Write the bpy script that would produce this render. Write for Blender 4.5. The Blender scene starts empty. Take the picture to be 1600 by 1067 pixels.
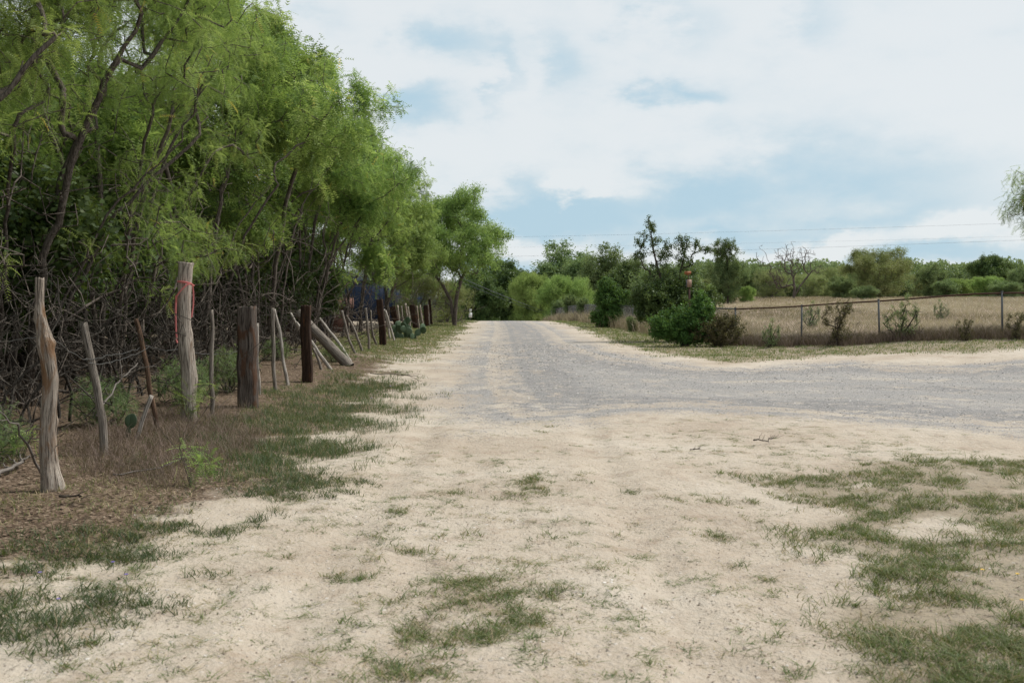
import bpy, math, random
import numpy as np
from mathutils import Vector
SC = bpy.context.scene
COL = SC.collection
PI = math.pi
F = 1556.0            # focal length in photo pixels (35 mm on full frame), photo 1600x1067
EYE = 1.5
HZ = 470.0            # photo row of eye level

# ------------------------------------------------------------------ camera, sky, sun, exposure
cam = bpy.data.cameras.new('camera'); camo = bpy.data.objects.new('camera', cam); COL.objects.link(camo)
camo.location = (0, 0, EYE); camo.rotation_euler = (PI/2, 0, 0)
cam.sensor_width = 36; cam.lens = 35.0; cam.shift_y = -(533.5-HZ)/1600.0
cam.clip_start = 0.05; cam.clip_end = 6000
cam.dof.use_dof = True; cam.dof.focus_distance = 13.0; cam.dof.aperture_fstop = 4.2
SC.camera = camo
SUN_EL, SUN_AZ = math.radians(52), math.radians(62)      # azimuth clockwise from +Y (view direction)
w = bpy.data.worlds.new("World"); SC.world = w; w.use_nodes = True
WN, WL = w.node_tree.nodes, w.node_tree.links
WN.clear()
def wn(t, **k):
    n = WN.new(t)
    for a, b in k.items(): setattr(n, a, b)
    return n
def wmath(op, a, b=None, c=None):
    n = wn('ShaderNodeMath', operation=op)
    for i, v in enumerate((a, b, c)):
        if v is None: continue
        if isinstance(v, (int, float)): n.inputs[i].default_value = v
        else: WL.new(v, n.inputs[i])
    return n.outputs[0]
tc = wn('ShaderNodeTexCoord')
sky = wn('ShaderNodeTexSky', sky_type='NISHITA', sun_disc=False, sun_elevation=SUN_EL, sun_rotation=SUN_AZ)
def wnoise(scale, detail, rough, stretch=(1, 1, 2.2)):
    m = wn('ShaderNodeMapping'); m.inputs['Scale'].default_value = stretch
    WL.new(tc.outputs['Generated'], m.inputs[0])
    n = wn('ShaderNodeTexNoise'); n.inputs['Scale'].default_value = scale
    n.inputs['Detail'].default_value = detail; n.inputs['Roughness'].default_value = rough
    WL.new(m.outputs[0], n.inputs['Vector']); return n
nz1 = wnoise(5.0, 7, .58); nz2 = wnoise(2.2, 6, .6, (1, 1, 3)); nz3 = wnoise(14, 6, .62, (1, 1, 2))
sx = wn('ShaderNodeSeparateXYZ'); WL.new(tc.outputs['Generated'], sx.inputs[0])
sc_ = wn('ShaderNodeSeparateColor'); WL.new(nz1.outputs['Color'], sc_.inputs[0])
sc3 = wn('ShaderNodeSeparateColor'); WL.new(nz3.outputs['Color'], sc3.inputs[0])
az = wmath('ARCTAN2', sx.outputs[0], sx.outputs[1])
el = wmath('ARCSINE', sx.outputs[2])
az = wmath('ADD', az, wmath('MULTIPLY', wmath('SUBTRACT', sc_.outputs[0], .5), .30))
az = wmath('ADD', az, wmath('MULTIPLY', wmath('SUBTRACT', sc3.outputs[0], .5), .07))
el = wmath('ADD', el, wmath('MULTIPLY', wmath('SUBTRACT', sc_.outputs[1], .5), .09))
el = wmath('ADD', el, wmath('MULTIPLY', wmath('SUBTRACT', sc3.outputs[1], .5), .035))
def blob(px, py, rx, ry, s):
    a = math.atan((px-800)/F); e = math.atan((HZ-py)/F*math.cos(a))
    d1 = wmath('DIVIDE', wmath('SUBTRACT', az, a), rx/F); d2 = wmath('DIVIDE', wmath('SUBTRACT', el, e), ry/F)
    q = wmath('ADD', wmath('MULTIPLY', d1, d1), wmath('MULTIPLY', d2, d2))
    return wmath('MULTIPLY', wmath('EXPONENT', wmath('MULTIPLY', q, -1.0)), s)
tot = None
for b in [(690, 75, 95, 30, .75), (655, 172, 60, 30, .9), (880, 110, 60, 45, .6), (1085, 135, 75, 18, .8), (1060, 20, 60, 50, .5), (770, 130, 22, 60, .5),
          (1230, 262, 170, 60, .66), (1420, 290, 150, 45, .48), (1090, 300, 120, 45, .6), (880, 335, 130, 30, 1.15), (800, 300, 70, 28, .55), (1330, 340, 190, 20, .6),
          (1480, 400, 160, 16, .7), (840, 405, 90, 14, .6), (1150, 365, 130, 15, .75), (1150, 420, 600, 16, .35), (480, 30, 60, 30, .4), (1300, 20, 60, 40, .35)]:
    v = blob(*b); tot = v if tot is None else wmath('ADD', tot, v)
# white cumulus rims that cut into the blue
for b in [(1270, 372, 75, 16, .8), (880, 300, 45, 14, .9), (930, 315, 30, 10, .7), (790, 380, 90, 14, .4), (1560, 362, 60, 12, .6)]:
    tot = wmath('SUBTRACT', tot, blob(*b))
# the rest of the sky, outside the photograph: broken cloud of the same kind
back = wn('ShaderNodeMapRange'); back.inputs[1].default_value = .5; back.inputs[2].default_value = .66; back.inputs[4].default_value = .5
WL.new(nz2.outputs['Fac'], back.inputs[0])
outm = wn('ShaderNodeMapRange'); outm.inputs[1].default_value = .86; outm.inputs[2].default_value = .6; outm.inputs[3].default_value = 0; outm.inputs[4].default_value = 1
WL.new(sx.outputs[1], outm.inputs[0])
tot = wmath('ADD', tot, wmath('MULTIPLY', back.outputs[0], outm.outputs[0]))
tot = wmath('MULTIPLY', tot, wmath('ADD', 1.0, wmath('MULTIPLY', wmath('SUBTRACT', nz1.outputs['Fac'], .5), 2.4)))
tot = wmath('ADD', tot, wmath('MULTIPLY', wmath('SUBTRACT', nz1.outputs['Fac'], .5), .5))
tot = wmath('ADD', tot, wmath('MULTIPLY', wmath('SUBTRACT', nz3.outputs['Fac'], .5), .75))
mr = wn('ShaderNodeMapRange', interpolation_type='SMOOTHSTEP'); mr.inputs[1].default_value = -.05; mr.inputs[2].default_value = 1.1
WL.new(tot, mr.inputs[0])
cr = wn('ShaderNodeValToRGB'); WL.new(mr.outputs[0], cr.inputs[0])
cr.color_ramp.elements[0].color = (.735, .775, .795, 1); cr.color_ramp.elements[1].color = (.43, .595, .70, 1)
e_ = cr.color_ramp.elements.new(.45); e_.color = (.57, .675, .735, 1)
bg1 = wn('ShaderNodeBackground'); bg1.inputs[1].default_value = .08; WL.new(sky.outputs[0], bg1.inputs[0])
bg2 = wn('ShaderNodeBackground'); bg2.inputs[1].default_value = 1.0; WL.new(cr.outputs[0], bg2.inputs[0])
mixs = wn('ShaderNodeMixShader'); mixs.inputs[0].default_value = .93
WL.new(bg1.outputs[0], mixs.inputs[1]); WL.new(bg2.outputs[0], mixs.inputs[2])
wo = wn('ShaderNodeOutputWorld'); WL.new(mixs.outputs[0], wo.inputs[0])
sun = bpy.data.lights.new('sun', 'SUN'); sun.energy = 3.7; sun.angle = math.radians(7); sun.color = (1, .95, .87)
suno = bpy.data.objects.new('sun', sun); COL.objects.link(suno)
sd = Vector((math.sin(SUN_AZ)*math.cos(SUN_EL), math.cos(SUN_AZ)*math.cos(SUN_EL), math.sin(SUN_EL)))
suno.rotation_euler = sd.to_track_quat('Z', 'Y').to_euler(); suno.location = (30, 20, 60)
SC.view_settings.view_transform = 'Standard'; SC.view_settings.look = 'None'
SC.view_settings.exposure = 0.14; SC.view_settings.gamma = 1.0; SC.view_settings.use_curve_mapping = False
SC.render.engine = 'CYCLES'
SC.cycles.max_bounces = 6; SC.cycles.transparent_max_bounces = 8; SC.cycles.diffuse_bounces = 3; SC.cycles.glossy_bounces = 1
SC.cycles.transmission_bounces = 3
SC.cycles.use_denoising = True

# ------------------------------------------------------------------ helpers
def ss(a, b, x):
    t = np.clip((x-a)/(b-a), 0, 1); return t*t*(3-2*t)
_r = np.random.RandomState(5)
_perm = _r.rand(256, 256)
def vnoise(x, y):
    x = np.asarray(x, float); y = np.asarray(y, float)
    xi = np.floor(x).astype(int); yi = np.floor(y).astype(int); fx = x-xi; fy = y-yi
    fx = fx*fx*(3-2*fx); fy = fy*fy*(3-2*fy)
    g = lambda a, b: _perm[a & 255, b & 255]
    return (g(xi, yi)*(1-fx)+g(xi+1, yi)*fx)*(1-fy)+(g(xi, yi+1)*(1-fx)+g(xi+1, yi+1)*fx)*fy
def fbm(x, y, o=4):
    s = 0; a = .5; t = 0
    for i in range(o):
        s = s+a*vnoise(x*2**i+17.3*i, y*2**i+9.1*i); t += a; a *= .5
    return s/t
def Hbase(X, Y):
    X = np.asarray(X, float); Y = np.asarray(Y, float)
    lift = .5*ss(7, 14, X)*ss(12, 27, Y)+1.25*ss(30, 100, Y)*ss(6, 25, X)
    drop = np.minimum(.0009*np.maximum(Y-68, 0)**2, 3.0)*(1-ss(8, 24, X))
    return lift-drop
def H(X, Y):
    X = np.asarray(X, float); Y = np.asarray(Y, float)
    n = (fbm(X*.35, Y*.35)-.5)*.10+(fbm(X*2.2+40, Y*2.2)-.5)*.05+(fbm(X*6+4, Y*6, 2)-.5)*.022*(1-ss(8, 16, Y))
    n = n*(1-.5*ss(20, 60, Y))
    mound = .10*ss(-2.2, -4.2, X)*ss(3, 6, Y)*(1-ss(60, 80, Y))
    rut = 0
    for xc in (-1.07, .82):
        q = (X-xc-.25*(fbm(Y*.25, Y*0+xc)-.5)-.02*(Y-5))/.15; rut = rut-.026*np.exp(-q*q)+.012*np.exp(-(np.abs(q)-1.9)**2*1.5)
    rut = rut*(.4+.9*fbm(Y*.8, X*.3+3))*(1-ss(10, 16, Y))*ss(2, 4, Y)
    return Hbase(X, Y)+n+mound+rut
def gp(px, py, Z=None):
    """photo pixel on the ground -> world X, Y"""
    Y = 10.0
    for _ in range(12):
        h = float(Hbase((px-800)/F*Y, Y)) if Z is None else Z
        Y = (EYE-h)*F/max(py-HZ, 3)
    return (px-800)/F*Y, Y
def at(px, py, Y): return np.array([(px-800)/F*Y, Y, EYE-(py-HZ)/F*Y])
def topx(X, Y, Z):
    Ys = np.maximum(Y, .5); return 800+F*X/Ys, HZ+(EYE-Z)*F/Ys
def mesh_np(name, V, faces, mat=None, smooth=False, attrs=None):
    """faces: list of int arrays (n,k)"""
    me = bpy.data.meshes.new(name)
    V = np.asarray(V, np.float32); me.vertices.add(len(V)); me.vertices.foreach_set('co', V.ravel())
    faces = [np.asarray(f, np.int32) for f in faces if len(f)]
    nl = sum(f.size for f in faces); nf = sum(len(f) for f in faces)
    me.loops.add(nl); me.loops.foreach_set('vertex_index', np.concatenate([f.ravel() for f in faces]))
    me.polygons.add(nf)
    tot = np.concatenate([np.full(len(f), f.shape[1], np.int32) for f in faces])
    st = np.concatenate([[0], np.cumsum(tot)[:-1]]).astype(np.int32)
    me.polygons.foreach_set('loop_start', st); me.polygons.foreach_set('loop_total', tot)
    if smooth: me.polygons.foreach_set('use_smooth', np.ones(nf, bool))
    for k, a in (attrs or {}).items():
        a = np.asarray(a, np.float32)
        if a.ndim == 1:
            at_ = me.attributes.new(k, 'FLOAT', 'POINT'); at_.data.foreach_set('value', a)
        elif a.shape[1] == 3:
            at_ = me.attributes.new(k, 'FLOAT_VECTOR', 'POINT'); at_.data.foreach_set('vector', a.ravel())
        else:
            at_ = me.attributes.new(k, 'FLOAT_COLOR', 'POINT'); at_.data.foreach_set('color', a.ravel())
    me.update(calc_edges=True)
    if mat: me.materials.append(mat)
    return me
def obj(name, me, parent=None, loc=(0, 0, 0)):
    o = bpy.data.objects.new(name, me); COL.objects.link(o); o.location = loc
    if parent: o.parent = parent
    return o
def tag(o, label=None, cat=None, group=None, kind=None):
    if label: o['label'] = label
    if cat: o['category'] = cat
    if group: o['group'] = group
    if kind: o['kind'] = kind
    return o
def empty(name, loc, rz=0):
    o = bpy.data.objects.new(name, None); COL.objects.link(o); o.location = loc; o.rotation_euler = (0, 0, rz)
    o.empty_display_size = .3; return o
def copy_tree(o, parent=None):
    c = o.copy(); COL.objects.link(c); c.parent = parent
    for ch in list(o.children): copy_tree(ch, c)
    return c
class MB:
    """collects vertices and faces for one mesh"""
    def __init__(s): s.v = []; s.f = []; s.n = 0; s.g = []
    def add(s, V, fs, g=None):
        V = np.asarray(V, float); s.v.append(V); s.g.append(V if g is None else np.asarray(g, float))
        for f in fs: s.f.append(np.asarray(f)+s.n)
        s.n += len(V)
    def box(s, c, d, rz=0, tilt=0):
        c = np.array(c); d = np.array(d)/2
        V = np.array([[x, y, z] for x in (-1, 1) for y in (-1, 1) for z in (-1, 1)])*d
        if rz:
            R = np.array([[math.cos(rz), -math.sin(rz), 0], [math.sin(rz), math.cos(rz), 0], [0, 0, 1]]); V = V@R.T
        s.add(V+c, [[[0, 1, 3, 2], [4, 6, 7, 5], [0, 4, 5, 1], [2, 3, 7, 6], [0, 2, 6, 4], [1, 5, 7, 3]]])
    def tube(s, pts, r, k=6, cap=True):
        pts = np.asarray(pts, float); n = len(pts); r = np.broadcast_to(r, (n,))
        d = np.gradient(pts, axis=0); d /= np.linalg.norm(d, axis=1)[:, None]+1e-9
        ref = np.array([.31, .12, .94]) if abs(d[:, 2]).mean() < .7 else np.array([1, .2, .05])
        u = np.cross(d, ref); u /= np.linalg.norm(u, axis=1)[:, None]; v = np.cross(d, u)
        a = np.arange(k)*2*PI/k
        ring = pts[:, None]+r[:, None, None]*(np.cos(a)[None, :, None]*u[:, None]+np.sin(a)[None, :, None]*v[:, None])
        i = np.arange(n-1)[:, None]*k; j = np.arange(k)[None]; j2 = (j+1) % k
        q = np.stack([i+j, i+j2, i+k+j2, i+k+j], -1).reshape(-1, 4)
        fs = [q]
        if cap: fs += [np.arange(k)[None, ::-1], (np.arange(k)+(n-1)*k)[None]]
        L = np.concatenate([[0], np.cumsum(np.linalg.norm(np.diff(pts, axis=0), axis=1))])
        g = np.stack([np.broadcast_to(np.cos(a)*.05, (n, k)), np.broadcast_to(np.sin(a)*.05, (n, k)), np.repeat(L[:, None], k, 1)], -1)
        s.add(ring.reshape(-1, 3), fs, g.reshape(-1, 3))
    def build(s, name, mat, parent=None, smooth=False, loc=(0, 0, 0)):
        V = np.concatenate(s.v); by = {}
        for f in s.f: by.setdefault(f.shape[1], []).append(f)
        me = mesh_np(name, V-np.array(loc), [np.concatenate(x) for x in by.values()], mat, smooth, {'grain': np.concatenate(s.g)})
        return obj(name, me, parent, (0, 0, 0) if parent else loc)

# ------------------------------------------------------------------ materials
class NT:
    def __init__(s, name, rough=.8, spec=.2):
        s.m = bpy.data.materials.new(name); s.m.use_nodes = True; s.t = s.m.node_tree; s.n = s.t.nodes; s.l = s.t.links
        s.b = s.n['Principled BSDF']; s.b.inputs['Roughness'].default_value = rough; s.b.inputs['Specular IOR Level'].default_value = spec
        s.out = s.n['Material Output']
    def node(s, t, **k):
        n = s.n.new(t)
        for a, b in k.items(): setattr(n, a, b)
        return n
    def put(s, v, i):
        if isinstance(v, (int, float)): i.default_value = v
        elif isinstance(v, tuple): i.default_value = v if len(v) == 4 else (v+(1,) if len(i.default_value) == 4 else v)
        else: s.l.new(v, i)
    def math(s, op, a, b=None, c=None, clamp=False):
        n = s.node('ShaderNodeMath', operation=op, use_clamp=clamp)
        for i, v in enumerate((a, b, c)):
            if v is not None: s.put(v, n.inputs[i])
        return n.outputs[0]
    def attr(s, name): return s.node('ShaderNodeAttribute', attribute_name=name)
    def mapr(s, v, a, b, c=0., d=1., smooth=True):
        n = s.node('ShaderNodeMapRange'); n.interpolation_type = 'SMOOTHSTEP' if smooth else 'LINEAR'
        s.put(v, n.inputs[0])
        for i, x in enumerate((a, b, c, d)): n.inputs[i+1].default_value = x
        return n.outputs[0]
    def noise(s, vec, scale, detail=4, rough=.55, dist=0):
        n = s.node('ShaderNodeTexNoise'); n.inputs['Scale'].default_value = scale; n.inputs['Detail'].default_value = detail
        n.inputs['Roughness'].default_value = rough; n.inputs['Distortion'].default_value = dist
        if vec is not None: s.l.new(vec, n.inputs['Vector'])
        return n
    def vor(s, vec, scale, feature='F1', rnd=1):
        n = s.node('ShaderNodeTexVoronoi', feature=feature); n.inputs['Scale'].default_value = scale; n.inputs['Randomness'].default_value = rnd
        if vec is not None: s.l.new(vec, n.inputs['Vector'])
        return n
    def mapping(s, vec, sc):
        n = s.node('ShaderNodeMapping'); n.inputs['Scale'].default_value = sc; s.l.new(vec, n.inputs[0]); return n.outputs[0]
    def mix(s, f, a, b, mode='MIX'):
        n = s.node('ShaderNodeMix', data_type='RGBA', blend_type=mode); s.put(f, n.inputs[0]); s.put(a, n.inputs[6]); s.put(b, n.inputs[7]); return n.outputs[2]
    def ramp(s, v, stops):
        n = s.node('ShaderNodeValToRGB'); s.l.new(v, n.inputs[0]); r = n.color_ramp
        r.elements[0].position, r.elements[0].color = stops[0][0], stops[0][1]+(1,)
        r.elements[1].position, r.elements[1].color = stops[-1][0], stops[-1][1]+(1,)
        for p, c in stops[1:-1]: r.elements.new(p).color = c+(1,)
        return n.outputs[0]
    def bump(s, h, strength, dist, prev=None):
        n = s.node('ShaderNodeBump'); n.inputs['Strength'].default_value = strength; n.inputs['Distance'].default_value = dist
        s.l.new(h, n.inputs['Height'])
        if prev is not None: s.l.new(prev, n.inputs['Normal'])
        return n.outputs[0]
    def color(s, c): s.put(c, s.b.inputs['Base Color'])
    def normal(s, n): s.l.new(n, s.b.inputs['Normal'])

def leaf_mat(name, stops, trans=.35, rough=.6):
    t = NT(name, rough, .25); a = t.attr('rnd'); c = t.ramp(a.outputs['Fac'], stops)
    oi = t.node('ShaderNodeObjectInfo')
    hsv = t.node('ShaderNodeHueSaturation'); t.l.new(c, hsv.inputs['Color'])
    t.l.new(t.mapr(oi.outputs['Random'], 0, 1, .488, .508, False), hsv.inputs['Hue']); t.l.new(t.mapr(oi.outputs['Random'], 0, 1, .85, 1.15, False), hsv.inputs['Value'])
    t.color(hsv.outputs[0])
    tr = t.node('ShaderNodeBsdfTranslucent'); t.l.new(t.mix(.35, hsv.outputs[0], (.30, .38, .04)), tr.inputs[0])
    mx = t.node('ShaderNodeMixShader'); mx.inputs[0].default_value = trans
    t.l.new(t.b.outputs[0], mx.inputs[1]); t.l.new(tr.outputs[0], mx.inputs[2]); t.l.new(mx.outputs[0], t.out.inputs[0])
    return t.m
def bark_mat(name, c1, c2, scale=18):
    t = NT(name, .9, .1); g = t.attr('grain'); v = t.mapping(g.outputs['Vector'], (3, 3, .5))
    n = t.noise(v, scale, 4, .7); n2 = t.noise(g.outputs['Vector'], 1.6, 3)
    c = t.mix(t.mapr(n.outputs['Fac'], .35, .65), c1, c2); c = t.mix(t.mapr(n2.outputs['Fac'], .5, .75, 0, .5), c, tuple(x*1.5 for x in c2))
    t.color(c); t.normal(t.bump(n.outputs['Fac'], .8, .01)); return t.m
def wood_mat(name, dark, mid, light, rust=None, rustamt=.5, grain=(55, 55, 2.2)):
    t = NT(name, .88, .12); g = t.attr('grain'); v = t.mapping(g.outputs['Vector'], grain)
    n = t.noise(v, 1, 5, .65, .4); f = t.noise(t.mapping(g.outputs['Vector'], (160, 160, 5)), 1, 3, .6)
    c = t.ramp(n.outputs['Fac'], [(.28, dark), (.5, mid), (.72, light)])
    c = t.mix(t.mapr(f.outputs['Fac'], .53, .61, 0, .9), c, tuple(x*.3 for x in dark))
    if rust:
        b = t.noise(t.mapping(g.outputs['Vector'], (9, 9, 2.6)), 1, 5, .62, .6)
        c = t.mix(t.mapr(b.outputs['Fac'], .62-rustamt*.25, .74-rustamt*.25, 0, .85), c, t.mix(n.outputs['Fac'], tuple(x*.4 for x in rust), rust))
    t.color(c); nb = t.bump(n.outputs['Fac'], .7, .012); t.normal(t.bump(f.outputs['Fac'], 1.0, .012, nb)); return t.m
M = {}
M['leaf_mesq'] = leaf_mat('mesquite_leaf', [(0, (0.055, 0.115, 0.036)), (.35, (0.150, 0.250, 0.070)), (.75, (0.32, 0.44, 0.13)), (.965, (0.48, 0.58, 0.20)), (1, (0.650, 0.494, 0.123))], .52)
M['leaf_pale'] = leaf_mat('pale_leaf', [(0, (0.115, 0.155, 0.060)), (.5, (0.241, 0.287, 0.121)), (1, (0.380, 0.402, 0.193))], .38)
M['leaf_bright'] = leaf_mat('bright_leaf', [(0, (0.123, 0.202, 0.058)), (.5, (0.235, 0.347, 0.102)), (1, (0.358, 0.470, 0.160))], .45)
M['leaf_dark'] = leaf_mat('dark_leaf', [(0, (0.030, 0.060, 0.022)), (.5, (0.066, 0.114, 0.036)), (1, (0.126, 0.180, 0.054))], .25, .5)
M['leaf_mid'] = leaf_mat('mid_leaf', [(0, (0.068, 0.121, 0.051)), (.5, (0.149, 0.223, 0.093)), (1, (0.257, 0.324, 0.152))], .35)
M['leaf_far'] = leaf_mat('far_leaf', [(0, (.08, .12, .06)), (.5, (.18, .24, .115)), (1, (.30, .36, .19))], .35)
M['leaf_bush'] = leaf_mat('bush_leaf', [(0, (0.031, 0.081, 0.022)), (.5, (0.069, 0.169, 0.041)), (1, (0.125, 0.263, 0.062))], .3, .5)
M['leaf_rust'] = leaf_mat('dry_shrub_leaf', [(0, (.06, .05, .025)), (.5, (.11, .10, .045)), (1, (.19, .16, .07))], .2)
M['grass'] = leaf_mat('grass_blade', [(0, (.045, .065, .026)), (.40, (.095, .145, .048)), (.66, (.155, .195, .070)), (.80, (.26, .215, .12)), (1, (.42, .34, .21))], .3)
M['grass_blue'] = leaf_mat('blue_green_grass_blade', [(0, (.032, .050, .026)), (.5, (.060, .095, .046)), (.82, (.11, .14, .068)), (1, (.30, .24, .15))], .28)  # darker, bluer green than the other grass blades
M['straw'] = leaf_mat('straw_blade', [(0, (.15, .11, .085)), (.4, (.28, .215, .165)), (.75, (.38, .305, .24)), (1, (.46, .385, .30))], .3)
M['weeds'] = leaf_mat('dead_weed', [(0, (.05, .032, .028)), (.5, (.13, .088, .075)), (1, (.27, .20, .165))], .15)
M['litter'] = leaf_mat('dead_leaf', [(0, (.035, .024, .016)), (.5, (.12, .080, .054)), (.85, (.26, .19, .135)), (1, (.40, .33, .25))], .1)
M['bark'] = bark_mat('mesquite_bark', (.045, .036, .030), (.15, .128, .110))
M['bark_dark'] = bark_mat('dark_bark', (.03, .025, .02), (.09, .075, .06))
M['bark_brush_shade_tone'] = bark_mat('brush_bark_shade_tone', (.022, .019, .016), (.085, .075, .065))  # bark colour darkened to stand in for the shade inside the thicket
M['bark_grey'] = bark_mat('grey_dead_bark', (.09, .080, .072), (.24, .215, .195))
M['cedar'] = wood_mat('weathered_cedar', (.14, .11, .088), (.33, .28, .235), (.50, .445, .385), (.27, .15, .075), .45)
M['cedar_pale'] = wood_mat('bleached_cedar', (.17, .135, .11), (.38, .33, .28), (.54, .48, .42), (.25, .15, .09), .22)
M['stick'] = wood_mat('weathered_stick', (.10, .085, .07), (.23, .20, .172), (.38, .345, .305), (.18, .11, .07), .15)
M['stick_white'] = wood_mat('bleached_stick', (.22, .19, .165), (.42, .38, .34), (.60, .56, .51))
M['stick_brown'] = wood_mat('brown_stick', (.045, .028, .02), (.12, .075, .05), (.22, .15, .10))
M['tie'] = wood_mat('creosote_tie', (.014, .010, .008), (.040, .024, .017), (.10, .06, .042), (.13, .06, .03), .25, (38, 38, 1.4))
M['tie_grey'] = wood_mat('weathered_tie', (.035, .028, .024), (.105, .085, .072), (.21, .18, .16), (.12, .060, .034), .45, (38, 38, 1.2))
def plain(name, c, rough=.6, metal=0, var=.15, sc=6):
    t = NT(name, rough, .3); t.b.inputs['Metallic'].default_value = metal
    tcn = t.node('ShaderNodeTexCoord'); n = t.noise(tcn.outputs['Object'], sc, 5, .6)
    t.color(t.mix(n.outputs['Fac'], tuple(x*(1-var*2) for x in c), tuple(min(1, x*(1+var)) for x in c))); return t.m
M['galv'] = plain('galvanised_steel', (.11, .118, .125), .55, .3)
M['wire'] = plain('chain_link_wire', (.09, .088, .085), .5, .4)
M['rustrail'] = plain('rusty_rail', (.085, .042, .03), .85, 0, .4, 14)
M['rustpole'] = plain('rusty_sign_pole', (.06, .028, .022), .85, 0, .4, 14)
M['ribbon'] = plain('pink_ribbon', (.68, .21, .20), .45, 0, .1)
M['orange'] = plain('faded_orange_sign', (.30, .11, .045), .6, 0, .22, 16)
M['signpink'] = plain('faded_pink_sign', (.36, .235, .18), .6, 0, .22, 20)
M['signback'] = plain('sign_metal', (.10, .10, .11), .5, .4)
M['whitesign'] = plain('white_sign', (.62, .64, .64), .5, 0, .05)
M['navy'] = plain('navy_cladding', (.012, .026, .062), .6, 0, .2)
M['navyroof'] = plain('dark_roof', (.03, .04, .06), .6, 0, .2)
M['brickwall'] = plain('reddish_wall', (.17, .085, .065), .9, 0, .25)
M['cactus'] = plain('prickly_pear_pad', (.085, .135, .075), .5, 0, .3, 14)
M['purple'] = plain('purple_petal', (.22, .16, .50), .6, 0, .1)
M['yellow'] = plain('yellow_petal', (.78, .50, .05), .6, 0, .1)
M['powerline'] = plain('power_cable', (.10, .11, .13), .6, 0, .1)
M['pebble'] = leaf_mat('pale_pebble', [(0, (.14, .11, .09)), (.5, (.36, .31, .26)), (1, (.62, .58, .53))], .0, .85)
M['stone'] = leaf_mat('gravel_stone', [(0, (.09, .088, .088)), (.5, (.24, .232, .225)), (.9, (.38, .365, .35)), (1, (.52, .50, .475))], .0, .85)

# ------------------------------------------------------------------ ground masks
def sdf(X, Y, poly):
    """signed distance (+ inside) to a polygon of world points"""
    P = np.array(poly); Q = np.roll(P, -1, 0); d = np.full(X.shape, 1e9); ins = np.zeros(X.shape, bool)
    for (ax, ay), (bx, by) in zip(P, Q):
        ex, ey = bx-ax, by-ay; t = np.clip(((X-ax)*ex+(Y-ay)*ey)/(ex*ex+ey*ey+1e-9), 0, 1)
        d = np.minimum(d, np.hypot(X-ax-t*ex, Y-ay-t*ey))
        if ey != 0:
            c = ((ay > Y) != (by > Y)) & (X < (bx-ax)*(Y-ay)/ey+ax); ins ^= c
    return np.where(ins, d, -d)
ROADP = [gp(*p) for p in [(858, 503), (884, 511), (912, 522), (935, 535), (985, 549), (1050, 561), (1130, 572), (1210, 567), (1330, 563)]]+\
        [(10, 22.2), (14, 22.0), (30, 22.5), (60, 24), (60, 12.2), (30, 11.2), (14, 10.6)]+[gp(*p) for p in [(1600, 692), (1400, 676), (1200, 662), (1040, 655), (900, 668), (780, 690), (690, 690), (640, 640), (655, 600), (690, 560), (715, 535), (738, 514), (745, 503)]]+[(-3.0, 95), (-2.6, 140), (3.5, 140), (3.3, 95)]
PATCH_R = [gp(*p, 0) for p in [(1180, 748), (1330, 728), (1420, 722), (1600, 715), (1900, 715), (2300, 760), (2600, 1300), (1560, 1400), (1330, 1090), (1290, 1050), (1340, 990), (1320, 940), (1270, 900), (1290, 845), (1235, 790)]]
LEFT_LITTER = [(-2.6, 3), (-2.75, 4.3), (-2.5, 6.2), (-1.95, 8), (-1.95, 12), (-2.1, 17), (-2.9, 24), (-3.2, 34), (-3.6, 46), (-4.5, 62), (-30, 62), (-30, 0), (-4, 0)]
LEFT_GRASS = [gp(*p, 0) for p in [(640, 585), (600, 585), (540, 596), (480, 618), (440, 640), (330, 672), (305, 700), (300, 760), (420, 745), (520, 738), (600, 690), (630, 650)]]
LEFT_BAND = [gp(*p, 0) for p in [(520, 735), (470, 740), (330, 790), (210, 850), (90, 880), (-150, 880), (-300, 1100), (30, 1010), (130, 940), (250, 890), (360, 850), (500, 775)]]
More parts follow.
